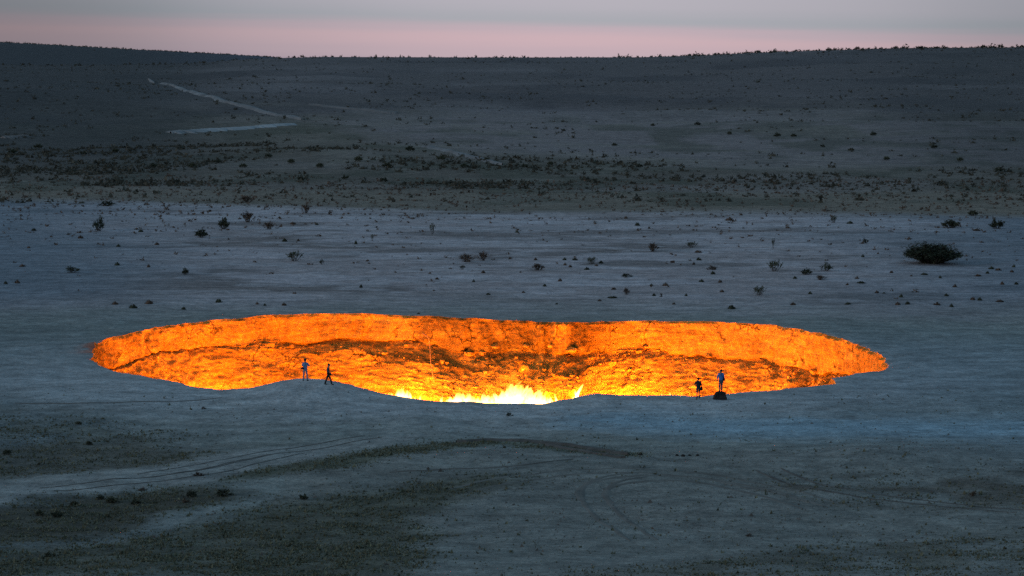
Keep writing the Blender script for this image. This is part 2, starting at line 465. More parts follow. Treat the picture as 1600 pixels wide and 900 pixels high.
EDGE_A = [q[0] / q[1] for q in _e]; EDGE_D = [q[1] for q in _e]
def soil_colour(X, Y):
    wx = X + 1.6 * fbm(X / 5, Y / 5, 3, 101) ; wy = Y + 2.2 * fbm(X / 6 + 9, Y / 6, 3, 102)
    ex = np.interp(X / np.maximum(Y, 1), EDGE_A, EDGE_D) + 16 * fbm(X / 45, Y / 30, 4, 49)
    fx = X + 9 * fbm(X / 40, Y / 40, 4, 103); fy = Y + 14 * fbm(X / 40 + 5, Y / 60, 4, 104)
    C = np.empty(X.shape + (3,)); C[:] = (0.265, 0.275, 0.252)
    def put(mask, c, f=1.0):
        f = mask * f
        C[:] = C * (1 - f[..., None]) + np.array(c) * f[..., None]
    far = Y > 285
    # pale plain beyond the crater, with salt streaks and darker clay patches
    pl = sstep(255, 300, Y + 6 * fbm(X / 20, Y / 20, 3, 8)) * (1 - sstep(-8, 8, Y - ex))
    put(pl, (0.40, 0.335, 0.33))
    st = fbm(X / 14, Y / 9, 4, 40)
    put(pl * sstep(0.0, 0.28, st), (0.49, 0.43, 0.44), 0.75)
    st2 = fbm(X / 20 + 30, Y / 12, 4, 41)
    put(pl * sstep(0.05, 0.35, st2), (0.20, 0.165, 0.155), 0.75)
    put(pl * sstep(0.08, 0.3, fbm(X / 6, Y / 5, 4, 50)), (0.52, 0.47, 0.48), 0.5)
    put(pl * sstep(345, 420, Y) * sstep(-0.1, 0.4, fbm(X / 30, Y / 8, 4, 42)), (0.50, 0.46, 0.47), 0.6)
    side = sstep(24, 62, np.abs(X) * 300 / np.maximum(Y, 120) + 10 * fbm(X / 30, Y / 30, 3, 47))  # soil darkens toward both sides: lens-like light fall-off put into its colour
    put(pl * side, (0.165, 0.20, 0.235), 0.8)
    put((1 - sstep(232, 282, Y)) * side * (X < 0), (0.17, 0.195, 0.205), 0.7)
    put(sstep(-8, 8, Y - ex), (0.185, 0.155, 0.125))
    put(soft(fx, fy, Z_GREEN, 9.0) * 1.0, (0.235, 0.19, 0.148), 0.9)
    put(soft(fx, fy, Z_BELT, 9.0) * 1.0, (0.155, 0.128, 0.105), 0.9)
    put(soft(fx, fy, Z_FARPALE, 9.0) * 1.0, (0.25, 0.205, 0.20), 0.85)
    mott = fbm(X / 16, Y / 22, 4, 51)
    put((Y - ex > 12) * (Y < 1000) * sstep(0.02, 0.3, mott), (0.085, 0.085, 0.06), 0.6)
    put((Y - ex > 12) * (Y < 1000) * sstep(0.1, 0.4, fbm(X / 20 + 9, Y / 25, 4, 52)), (0.25, 0.215, 0.18), 0.5)
    fs = fbm(X / 60, Y / 45, 4, 43)
    put((Y > 520) * sstep(0.12, 0.5, fs), (0.27, 0.225, 0.21), 0.4)
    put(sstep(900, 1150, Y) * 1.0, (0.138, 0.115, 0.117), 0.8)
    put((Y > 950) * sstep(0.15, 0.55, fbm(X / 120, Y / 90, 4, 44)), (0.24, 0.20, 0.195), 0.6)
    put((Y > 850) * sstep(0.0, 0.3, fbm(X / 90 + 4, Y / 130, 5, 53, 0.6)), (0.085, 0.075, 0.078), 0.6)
    put(sstep(2500, 2900, Y), (0.09, 0.095, 0.12), 0.8)  # far hill tinted blue: haze put into the soil colour
    lh = np.maximum(sstep(-0.085, -0.15, X / np.maximum(Y, 1)), 0.6 * sstep(0.10, 0.19, X / np.maximum(Y, 1))) * sstep(520, 720, Y)  # far slopes darken toward both sides too, the same painted fall-off
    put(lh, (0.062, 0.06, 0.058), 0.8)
    # foreground
    fg = Y < 205
    put((Y < 200) * sstep(0.1, 0.6, fbm(X / 9, Y / 7, 4, 45)), (0.21, 0.205, 0.18), 0.6)
    put((Y < 200) * sstep(0.2, 0.6, fbm(X / 12 + 7, Y / 8, 4, 46)), (0.36, 0.355, 0.325), 0.5)
    put((Y < 172) * (X > -14) * 1.0, (0.225, 0.213, 0.19), 0.6)
    put(soft(wx, wy, Z_SIDE2, 1.2) * sstep(-0.2, 0.3, fbm(X / 3, Y / 3, 3, 60)), (0.14, 0.132, 0.1), 0.55)
    put(soft(wx, wy, Z_SIDE, 1.2) * 1.0, (0.115, 0.10, 0.075), 0.75)
    put(soft(wx, wy, Z_RIGHT, 1.2) * sstep(-0.3, 0.3, fbm(X / 4, Y / 3, 3, 61)), (0.13, 0.108, 0.085), 0.75)
    put(soft(wx, wy, Z_PATH, 0.8) * 1.0, (0.325, 0.32, 0.30), 0.85)
    put(soft(wx, wy, Z_BAND, 0.5) * 1.0, (0.125, 0.125, 0.085), 0.8)
    put(soft(wx, wy, Z_LEFT, 1.2) * 1.0, (0.085, 0.075, 0.052), 0.9)
    put(soft(wx, wy, Z_BOTTOM, 1.2) * 1.0, (0.115, 0.11, 0.078), 0.85)
    put(soft(wx, wy, Z_CORNER, 1.2) * sstep(-0.35, 0.2, fbm(X / 3, Y / 3, 3, 62)), (0.15, 0.14, 0.11), 0.7)
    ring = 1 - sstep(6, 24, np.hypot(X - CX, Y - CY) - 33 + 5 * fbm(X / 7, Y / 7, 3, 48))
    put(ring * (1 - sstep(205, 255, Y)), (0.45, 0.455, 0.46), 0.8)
    put(sstep(12, 40, X) * (1 - sstep(225, 275, Y)) * sstep(155, 178, Y), (0.22, 0.275, 0.31), 0.55)
    put(soft(wx, wy, Z_SALT, 2.0), (0.31, 0.43, 0.50), 0.8)  # pale salt crust, with the sky's blue reflection put into its colour
    # reddish patch of ground by the left end of the crater
    red = np.exp(-((wx + 37.6) / 1.3) ** 2 - ((wy - 236) / 2.6) ** 2)
    put(np.clip(red * 1.6, 0, 1) * sstep(-0.35, 0.15, fbm(X / 0.6, Y / 0.8, 3, 63)), (0.52, 0.17, 0.10), 0.95)
    return C
quads = grid_quads(NT, NS)
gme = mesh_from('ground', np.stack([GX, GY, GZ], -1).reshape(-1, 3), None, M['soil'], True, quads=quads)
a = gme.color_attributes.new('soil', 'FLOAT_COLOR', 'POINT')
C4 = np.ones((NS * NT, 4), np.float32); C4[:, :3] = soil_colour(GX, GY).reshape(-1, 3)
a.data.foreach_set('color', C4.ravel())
ground = tag(link('ground', gme), 'grey dusty desert ground around the burning crater', None, None, 'structure')

# from here on heights are read off the built ground sheet
_height0 = height
def height(x, y):
    x = np.asarray(x, float); y = np.asarray(y, float)
    h0 = _height0(x, y)
    r_ = np.hypot(x - CX, y - CY); s_ = r_ - 34.0
    t_ = (np.arctan2(y - CY, x - CX) + pi) / (2 * pi) * NT
    i = np.clip(np.searchsorted(S, s_) - 1, 0, NS - 2); f = np.clip((s_ - S[i]) / (S[i + 1] - S[i]), 0, 1)
    j = np.floor(t_).astype(int); g = t_ - j; j0, j1 = j % NT, (j + 1) % NT
    hm = (GZ[i, j0] * (1 - g) + GZ[i, j1] * g) * (1 - f) + (GZ[i + 1, j0] * (1 - g) + GZ[i + 1, j1] * g) * f
    return np.where(s_ > 41, hm, h0)

# ------------------------------------------------------------------ crater wall and floor
rim_z = GZ[0]
WX, WY = GX[0], GY[0]
pxr, pyr = project(WX, WY, rim_z)
farside = WY > CY - 6
CLIFF = np.where(farside, np.interp(pxr, [140, 200, 300, 420, 500, 560, 640, 720, 800, 880, 960, 1000, 1100, 1200, 1300, 1340, 1390],
                                    [2.4, 2.4, 2.4, 2.6, 2.7, 2.5, 2.6, 3.3, 2.9, 2.7, 2.8, 2.6, 3.3, 3.6, 3.6, 2.8, 2.2]), 3.0)
TERR = np.where(farside, np.interp(pxr, [140, 200, 280, 340, 420, 500, 560, 650, 760, 900, 960, 1010, 1080, 1150, 1220, 1300, 1360, 1390],
                                   [0.1, 0.1, 0.12, 0.3, 0.7, 1.2, 1.6, 1.6, 1.9, 1.8, 1.3, 0.7, 0.5, 0.6, 1.2, 1.6, 0.8, 0.4]), 0.8)
def sm(a, n=25):
    k = np.ones(n) / n
    return np.convolve(np.concatenate([a[-n:], a, a[:n]]), k, 'same')[n:-n]
CLIFF = sm(CLIFF) + 0.45 * fbm(ARC / 3.5, ARC * 0 + 3, 4, 71)
TERR = np.maximum(sm(TERR) * (1 + 0.6 * fbm(ARC / 4, ARC * 0 + 8, 3, 72)), 0.08)
FLOOR_D = 19.0
rows = np.concatenate([np.linspace(0, 1, 46), 1 + np.linspace(0, 1, 9)[1:], 2 + np.linspace(0, 1, 26)[1:], 3 + np.linspace(0, 1, 46)[1:],
                       4 + np.linspace(0, 1, 16)[1:], 5 + np.linspace(0, 1, 24)[1:]])
NW = len(rows)
ZD = [0 * CLIFF, CLIFF, CLIFF + 0.16, CLIFF + 0.16 + TERR, np.full(NT, 7.7) + 0.5 * fbm(ARC / 6, ARC * 0, 3, 73), np.full(NT, 9.6), np.full(NT, FLOOR_D)]
undercut = 0.30 + 0.25 * fbm(ARC / 5, ARC * 0 + 2, 3, 75)
I0 = 0.35 + 0.25 * fbm(ARC / 5, ARC * 0 + 1, 3, 74)
IN = [0 * CLIFF, I0, I0 - undercut * 0.7, I0 + 0.1 + TERR * 1.16, I0 + 0.1 + TERR * 1.16 + 2.8 + 0.9 * fbm(ARC / 5, ARC * 0 + 6, 3, 76),
      I0 + TERR * 1.16 + 5.7, np.full(NT, 15.5)]
ZD, IN = np.array(ZD), np.array(IN)
D = np.empty((NW, NT)); I = np.empty((NW, NT))
for r, q in enumerate(rows):
    k = min(int(q), 5); f = q - k
    D[r] = ZD[k] * (1 - f) + ZD[k + 1] * f
    I[r] = IN[k] * (1 - f) + IN[k + 1] * f
AA = np.broadcast_to(ARC, D.shape)
def ridged(x, y, o, seed):
    return 1 - 2 * np.abs(fbm(x, y, o, seed))
env = sstep(0, 0.25, D)
cl = (rows < 1.5)[:, None]
fl = sstep(1.0, 1.3, rows)[:, None]
disp = (1 - fl) * (0.34 * ridged(AA / 2.2, D / 5, 3, 80) + 0.26 * fbm(AA / 0.6, D / 1.3, 4, 81, 0.65) + 0.10 * fbm(AA / 0.2, D / 0.3, 2, 82))
disp = disp + fl * (0.30 * fbm(AA / 2.4, D / 1.3, 4, 83, 0.6) + 0.20 * ridged(AA / 1.9, D / 0.42, 4, 84) + 0.16 * fbm(AA / 0.30, D / 0.24, 3, 85, 0.7))
# gullies down the lower face
disp = disp + fl * sstep(4, 8, D) * 0.4 * ridged(AA / 3.1 + 0.2 * fbm(AA, D, 2, 86), D / 14, 2, 87)
I2 = I + disp * env
D2 = D + fl * 0.22 * fbm(AA / 0.9, I / 0.7, 3, 88)
D2[0] = 0; I2[0] = 0
RW = RR[None, :] - I2
XW, YW = CX + RW * np.cos(TH), CY + RW * np.sin(TH)
ZW = rim_z[None, :] * np.exp(-D / 5) - D2
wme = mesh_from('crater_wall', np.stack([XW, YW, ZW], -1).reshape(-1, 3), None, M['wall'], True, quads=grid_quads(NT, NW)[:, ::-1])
ledge = sstep(1.0, 1.25, rows)[:, None] * (1 - sstep(2.9, 3.35, rows)[:, None] ) * np.clip((TERR - 0.45) / 1.0, 0.0, 1)[None, :]  # shade of the terrace band, painted into the rock
cmid_shade = (sstep(625, 670, pxr) * (1 - sstep(915, 985, pxr)) * (1 - 0.9 * sstep(865, 872, pxr) * (1 - sstep(888, 894, pxr))) * farside)[None, :] * (1 - sstep(1.0, 1.2, rows))[:, None]  # shade over the middle of the cliff, painted into the rock
lend_shade = (1 - sstep(150, 190, pxr)) * farside  # unlit left end of the wall, its shade painted in
ledge = np.clip(cmid_shade * (0.95 + 0.7 * fbm(AA / 1.4, D / 1.2, 4, 93)) + lend_shade[None, :] * 0.7 + ledge * (0.52 + 0.9 * fbm(AA / 2.5, D / 0.9, 4, 91)) + sstep(3, 4, rows)[:, None] * 0.6 * sstep(0.1, 0.5, fbm(AA / 3.5, D / 0.7, 4, 92)), 0, 1)  # painted shade, plus random dark mottling on the lower face
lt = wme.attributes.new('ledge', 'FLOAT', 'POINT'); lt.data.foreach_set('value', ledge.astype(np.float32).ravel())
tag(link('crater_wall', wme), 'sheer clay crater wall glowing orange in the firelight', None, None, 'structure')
NF = 40
ff = np.linspace(1, 0.0, NF)
FR = RW[-1][None, :] * ff[:, None]
FX, FY = CX + FR * np.cos(TH), CY + FR * np.sin(TH)
FZ = ZW[-1][None, :] * sstep(0.6, 1.0, ff)[:, None] + (-FLOOR_D) * (1 - sstep(0.6, 1.0, ff)[:, None]) + 0.6 * fbm(FX / 3, FY / 3, 4, 90) * sstep(1.0, 0.9, ff)[:, None]
fme = mesh_from('crater_floor', np.stack([FX, FY, FZ], -1).reshape(-1, 3), None, M['wall'], True, quads=grid_quads(NT, NF)[:, ::-1])
tag(link('crater_floor', fme), 'rubble floor deep inside the crater', None, None, 'structure')
def wall_point(px, depth):
    """a point on the far wall under photo column px, that many metres below the rim"""
    cols = np.where(WY > CY + 2)[0]
    pw, _ = project(XW[:, cols], YW[:, cols], ZW[:, cols])
    k = np.argmin(np.abs(pw - px) / 20 + np.abs(-ZW[:, cols] - depth) * 5)
    r, c = divmod(k, len(cols))
    return np.array([XW[r, cols[c]], YW[r, cols[c]], ZW[r, cols[c]]])
def sight_depth(p):  # how far a point lies below the line of sight over the near rim at its column
    px, py = project(*p); return py
_far = np.where(WY > CY - 4)[0]
_wpx, _wpy = project(XW[:, _far], YW[:, _far], ZW[:, _far])
def wall_at(px, py):
    k = np.argmin((_wpx - px) ** 2 + (_wpy - py) ** 2)
    r, c = divmod(k, len(_far)); c = _far[c]
    return np.array([XW[r, c], YW[r, c], ZW[r, c]]), np.array([-cos(TH[c]), -sin(TH[c]), 0])

# ------------------------------------------------------------------ fires
ORDW = ['first', 'second', 'third', 'fourth', 'fifth', 'sixth', 'seventh', 'eighth', 'ninth', 'tenth', 'eleventh', 'twelfth', 'thirteenth', 'fourteenth', 'fifteenth', 'sixteenth', 'seventeenth', 'eighteenth', 'nineteenth', 'twentieth']
def nth(i): return ORDW[i] if i < 20 else 'twenty-' + ORDW[i - 20] if i < 29 else 'thirtieth' if i == 29 else 'thirty-' + ORDW[i - 30]
def flame_material():
    m = bpy.data.materials.new('burning_gas'); m.use_nodes = True
    nt = m.node_tree; nt.nodes.clear()
    out = N(nt, 'ShaderNodeOutputMaterial'); em = N(nt, 'ShaderNodeEmission'); tr = N(nt, 'ShaderNodeBsdfTransparent'); mix = N(nt, 'ShaderNodeMixShader')
    at = N(nt, 'ShaderNodeAttribute', attribute_name='rise')
    r = N(nt, 'ShaderNodeValToRGB'); e = r.color_ramp.elements
    e[0].position = 0; e[0].color = (1, 0.82, 0.58, 1)
    e[1].position = 1; e[1].color = (1, 0.20, 0.012, 1)
    x = e.new(0.5); x.color = (1, 0.46, 0.09, 1)
    nt.links.new(at.outputs['Fac'], r.inputs[0]); nt.links.new(r.outputs[0], em.inputs[0])
    st = maprange(nt, at.outputs['Fac'], 0.0, 1.0, 22.0, 1.6)
    nt.links.new(st, em.inputs[1])
    geo = N(nt, 'ShaderNodeNewGeometry').outputs['Position']
    n = noise_node(nt, geo, 2.2, 3, 0.6, (1, 1, 0.45))
    k = mathn(nt, 'ADD', maprange(nt, n, 0.3, 0.7, 0.0, 0.9), maprange(nt, at.outputs['Fac'], 0.0, 1.0, 0.85, -0.62))
    k = mathn(nt, 'MINIMUM', mathn(nt, 'MAXIMUM', k, 0.0), 1.0)
    nt.links.new(k, mix.inputs[0]); nt.links.new(tr.outputs[0], mix.inputs[1]); nt.links.new(em.outputs[0], mix.inputs[2])
    nt.links.new(mix.outputs[0], out.inputs[0])
    m.cycles.emission_sampling = 'NONE'
    return m
M['flame'] = flame_material()
def flame_mesh(name, w, dpt, h, n, seed):
    """a cluster of licking tongues, bases spread over w x dpt, tallest in the middle"""
    r = np.random.default_rng(seed); mb = MB(); rise = []
    L, K = 8, 6
    for i in range(n):
        bx, by = r.uniform(-.5, .5) * w, r.uniform(-.5, .5) * dpt
        hh = h * (1 - 0.55 * (abs(bx) / (w / 2 + 1e-6)) ** 2) * (0.25 + 0.75 * r.random() ** 1.8)
        rad = min(0.32 * hh, 0.36 * max(w / 3, 0.5)) * r.uniform(0.6, 1.2)
        ph, lean, sway = r.uniform(0, 6.3), r.uniform(-0.25, 0.35), r.uniform(0.06, 0.24) * hh
        V = []
        for l in range(L):
            t = l / (L - 1)
            q = rad * (0.55 + 0.9 * t) * (1 - t) ** 0.75 * (1.25 if t < 0.3 else 1) + 0.006
            cxx = bx + lean * hh * t + sway * t * sin(ph + 4.5 * t); cyy = by + sway * t * cos(ph + 5 * t)
            for k in range(K):
                a = 2 * pi * k / K + 1.2 * t
                V.append((cxx + q * cos(a), cyy + 0.75 * q * sin(a), hh * t - 0.1)); rise.append(t * (0.6 + 0.4 * hh / h))
        mb.add(V, grid_quads(K, L))
    me = mb.mesh(name, M['flame'])
    at = me.attributes.new('rise', 'FLOAT', 'POINT'); at.data.foreach_set('value', np.array(rise, np.float32))
    return me
FIRE_COL = (1.0, 0.212, 0.003)
def fire(p, w, h, n, power, label, group=None, seed=0, dpt=None, lights=1, me=None, lift=0.45, radius=0.5):
    o = link('gas_fire', me or flame_mesh('gas_fire', w, dpt or w * 0.6, h, n, seed), None, p)
    tag(o, label, 'fire', group)
    for i in range(lights):
        L = bpy.data.lights.new('firelight', 'POINT')
        L.energy, L.color, L.shadow_soft_size = power / lights, FIRE_COL, radius
        lo = bpy.data.objects.new('firelight', L); col.objects.link(lo); lo.parent = o
        lo.location = ((i + 0.5) / lights * w - w / 2, 0, h * lift)
    return o
BP = 4700.0
# the big blaze below the near rim's dip, and its neighbours, on the lower far slope
def fire_at(px, py, w, h, n, power, label, seed, off=0.9, **kw):
    p, nrm = wall_at(px, py)
    p = p + nrm * off
    return fire(p - np.array([0, 0, 0.15]), w, h, n, power, label, seed=seed, **kw)
fire_at(722, 632, 3.4, 1.9, 120, 0.6 * BP, 'broad white-hot gas fire at the left end of the great blaze', 1, lights=2)
fire_at(763, 633, 3.6, 1.8, 120, 0.6 * BP, 'low white-hot gas fire left of centre in the great blaze', 2, lights=2)
fire_at(805, 633, 3.6, 2.9, 160, 0.75 * BP, 'tallest white-hot gas fire in the middle of the great blaze', 3, lights=2)
fire_at(838, 634, 3.0, 2.5, 130, 0.6 * BP, 'white-hot gas fire at the right end of the great blaze', 4, lights=2)
fire_at(624, 626, 1.8, 2.0, 70, 0.6 * BP, 'small white gas fire by the rim slope left of the great blaze', 5)
fire_at(648, 628, 0.9, 1.5, 14, 0.3 * BP, 'thin gas fire just right of the small white fire', 6)
fire_at(905, 620, 0.5, 1.9, 9, 0.25 * BP, 'narrow tall tongue of flame beside the rim right of the great blaze', 7)
fire_at(660, 632, 0.5, 1.1, 7, 0.2 * BP, 'faint flame lick between the small white fire and the great blaze', 8)
fire_at(816, 577, 0.28, 0.35, 4, 0.08 * BP, 'tiny white flame on the ledge above the great blaze', 9, off=0.15)
fire_at(690, 634, 1.4, 1.6, 20, 0.35 * BP, 'ragged yellow flames just left of the great blaze', 10)
fire_at(868, 632, 1.4, 1.6, 20, 0.35 * BP, 'ragged yellow flames just right of the great blaze', 11)
# fires hidden from the photograph behind the near rim, on the wall foot and the crater floor
hid = flame_mesh('gas_fire', 2.0, 1.4, 1.8, 20, 30)
for i, (px, py, pw) in enumerate([(215,635,0.4),(285,632,0.6),(345,640,0.6),(600,632,0.35),(985,634,0.4),(1045,632,0.4),(420,660,0.8),(500,665,0.7),(570,660,0.5),(965,655,0.9),(1030,655,0.9),(1100,655,0.9),(1180,650,0.9),(1240,640,0.6)]):
    p, nrm = wall_at(px, py)
    fire(p + nrm * 0.5, 2.0, 1.8, 20, pw * BP, 'gas fire burning unseen at the foot of the crater wall, %s from the left' % nth(i), 'fires at the foot of the wall', me=hid)
for i in range(12):
    a = i * 2.4; r_ = 3.2 * math.sqrt(i + 0.5)
    x, y = CX + r_ * cos(a), CY + 1 + r_ * sin(a)
    fire((x, y, -FLOOR_D - 0.2), 2.0, 1.8, 20, 3.2 * BP, 'gas fire burning unseen on the deep crater floor, %s outward from its middle' % nth(i), 'fires on the crater floor', me=hid, radius=0.8)
# ------------------------------------------------------------------ rubble and boulders on the crater ledge
def rock_mesh(name, seed, mat, sx=1, sy=1, sz=0.7, sub=2, jag=0.3):
    import bmesh
    bm = bmesh.new(); bmesh.ops.create_icosphere(bm, subdivisions=sub, radius=0.5)
    r = np.random.default_rng(seed)
    planes = [(v / np.linalg.norm(v), r.uniform(0.28, 0.44)) for v in r.normal(size=(9, 3))]
    for v in bm.verts:
        c = np.array(v.co)
        for nrm, d in planes:
            k = c @ nrm
            if k > d: c = c - nrm * (k - d)
        c = c * (1 + jag * 0.3 * (r.random() - 0.5))
        v.co = (c[0] * sx, c[1] * sy, c[2] * sz)
    me = bpy.data.meshes.new(name); bm.to_mesh(me); bm.free()
    me.materials.append(mat)
    return me
ROCKS = [rock_mesh('boulder', 40 + i, M['wall'], random.uniform(1, 1.5), 1, random.uniform(0.55, 0.8)) for i in range(4)]
BOULDERS = [(600,553,0.8,'small slab boulder on the crater ledge left of the hanging pipe'),(733,552,1.1,'angular boulder on the dark crater ledge right of the hanging pipe'),
    (775,541,1.0,'boulder under the arched crack in the middle of the crater wall'),(822,540,0.7,'round boulder below the crater wall crack, right of centre'),
    (862,540,0.8,'boulder near the pale fallen slab on the crater ledge'),(893,547,1.3,'large pale fallen slab at the right of the dark crater ledge'),
    (1010,541,0.7,'boulder at the start of the right-hand crater crack'),(1110,556,0.7,'boulder on the right crater ledge above the two standing people'),
    (1200,572,0.9,'boulder on the right crater ledge'),(1235,576,1.2,'big block in the rubble at the right end of the crater'),
    (1275,580,1.0,'block of rubble nearest the right tip of the crater'),(455,541,0.8,'boulder on the thin ledge in the left crater wall'),
    (420,545,0.9,'rounded boulder on the left crater ledge above the near rim dip')]
for i, (px, py, s_, lab) in enumerate(BOULDERS):
    p, nrm = wall_at(px, py)
    o = link('boulder', ROCKS[i % 4], None, p + nrm * 0.15, random.uniform(0, 6), s_)
    tag(o, lab, 'boulder', 'boulders on the crater ledge')
mb = MB(); r = np.random.default_rng(5)
base = np.array([[v.co.x, v.co.y, v.co.z] for v in rock_mesh('tmp', 3, None, sub=1).vertices]); tmpme = bpy.data.meshes['tmp']
tt = np.array([list(p.vertices) for p in tmpme.polygons])
nT = 0
while nT < 900:
    c = r.integers(0, NT); row = r.integers(54, NW - 20)
    if not farside[c] or (rows[row] > 3 and r.random() < 0.55) or TERR[c] < 0.35: continue
    s_ = 0.12 * math.exp(r.normal() * 0.6) * 1.6
    q = base * s_ * (1 + 0.4 * r.normal(size=3)) ; a = r.uniform(0, 6.3)
    R = np.array([[cos(a), -sin(a), 0], [sin(a), cos(a), 0], [0, 0, 1]])
    mb.add(q @ R.T + np.array([XW[row, c], YW[row, c], ZW[row, c]]), None, tt); nT += 1
tag(link('rubble', mb.mesh('rubble', M['wall'], False)), 'loose rubble scattered down the crater ledge', None, None, 'stuff')
bpy.data.meshes.remove(tmpme)

# hanging bent pipe on the far wall
pp = []
for px, py, off in [(660,521,0.25),(666,524,0.35),(670,529,0.55),(671.5,540,0.75),(672.5,556,0.9),(673,566,1.0),(675,580,1.1),(678.5,598,1.2)]:
    q, nrm = wall_at(px, py)
    pp.append((px, py))
q0, n0 = wall_at(660, 521); q1, n1 = wall_at(672, 545)
depth_y = min(q0[1], q1[1]) - 0.5
pts = []
for k, (px, py) in enumerate(pp):
    d = ray_dir(px, py); t = (depth_y - 0.42 * k) / d[1]
    if k == 0: t = (q0[1] + 0.2) / d[1]
    pts.append(np.array([0, 0, CAM_H]) + t * d)
b0 = pts[1].copy()
root = link('bent_pipe', None, None, b0)
tag(root, 'thin bent metal pipe hanging down the middle of the crater wall', 'pipe')
m1 = MB(); m1.tube([p - b0 for p in pts[:3]], 0.04, 6); link('pipe_stub', m1.mesh('pipe_stub', M['steel']), root)
m1 = MB(); m1.tube([p - b0 for p in pts[2:]], 0.03, 6); link('hanging_length', m1.mesh('hanging_length', M['steel']), root)

# ------------------------------------------------------------------ shrubs
def bush_meshes(seed, nstem, nleaf, spread=1.0, leaf=0.05, low=0.25, dome=0.6, leafmat='leaf', sides=3):
    """unit bush: about 1 wide and 1 high, returns (stems mesh, foliage mesh)"""
    r = np.random.default_rng(seed); ms, V, T = MB(), [], []
    tips = []
    for i in range(nstem):
        a = r.uniform(0, 2 * pi); rad = 0.5 * spread * math.sqrt(r.random())
        top = np.array([rad * cos(a), rad * sin(a), (1 - dome * (rad / 0.5) ** 2) * r.uniform(0.7, 1.0)])
        b = np.array([0.28 * top[0], 0.28 * top[1], 0]) + r.normal(size=3) * [0.02, 0.02, 0]
        mid = (b + top) / 2 + r.normal(size=3) * 0.05 + [0.06 * top[0], 0.06 * top[1], 0.03]
        ms.tube([b, mid, top], [0.012, 0.008, 0.003], sides, False)
        tips.append((b, mid, top))
        for k in range(2):
            e = top * r.uniform(0.75, 1.05) + r.normal(size=3) * 0.09; e[2] = abs(e[2])
            ms.tube([mid + (top - mid) * r.uniform(0, .6), e], [0.005, 0.002], 3, False); tips.append((mid, (mid + e) / 2, e))
    for i in range(nleaf):
        b, mid, top = tips[r.integers(len(tips))]
        t = low + (1 - low) * r.random() ** 0.7
        p = (b * (1 - t) ** 2 + 2 * mid * t * (1 - t) + top * t * t) + r.normal(size=3) * 0.035
        p[2] = max(p[2], 0.015)
        s_ = leaf * r.uniform(0.5, 1.4); u = r.normal(size=3); u /= np.linalg.norm(u); w = r.normal(size=3); w -= u * (w @ u); w /= np.linalg.norm(w)
        n0 = len(V)
        V += [p - u * s_ * .35 - w * s_ * .5, p + u * s_ * .35 - w * s_ * .3, p + u * s_ * .2 + w * s_ * .6, p - u * s_ * .3 + w * s_ * .4]
        T.append((n0, n0 + 1, n0 + 2, n0 + 3))
    return ms.mesh('stems', M['wood']), mesh_from('foliage', V, None, M[leafmat], False, quads=T)
KIND = {
    'dense': [bush_meshes(100, 26, 900, leaf=0.085, dome=0.55, leafmat='leaf_dark'), bush_meshes(101, 30, 1000, leaf=0.085, dome=0.45, leafmat='leaf')],
    'open': [bush_meshes(110, 18, 480, leaf=0.07, dome=0.35, leafmat='leaf'), bush_meshes(111, 20, 500, leaf=0.075, dome=0.5, leafmat='leaf_dark')],
    'dry': [bush_meshes(120, 24, 520, leaf=0.075, dome=0.5, low=0.1, leafmat='leaf_brown')],
    'upright': [bush_meshes(130, 9, 170, spread=0.75, leaf=0.085, dome=0.1, low=0.35, leafmat='leaf')],
    'low': [bush_meshes(140, 18, 420, leaf=0.10, dome=0.7, low=0.0, leafmat='leaf_dark'), bush_meshes(141, 18, 420, leaf=0.10, dome=0.7, low=0.0, leafmat='leaf_brown')],
}
big = bush_meshes(150, 110, 9500, leaf=0.034, dome=0.48, low=0.0, leafmat='leaf_big', sides=4)
def shrub(px, py, w, h, kind, label, group=None, me=None, k=0):
    p = ground_at(px, py); u = mpp(p)
    root = link('desert_shrub', None, None, p - np.array([0, 0, 0.03]), random.uniform(0, 6) if me is None else 0.0, (w * u, w * u, h * u * 1.03))
    tag(root, label, 'shrub', group)
    st, fo = me or KIND[kind][k % len(KIND[kind])]
    link('stems', st, root); link('foliage', fo, root)
    return root
PG = 'shrubs on the pale plain beyond the crater'
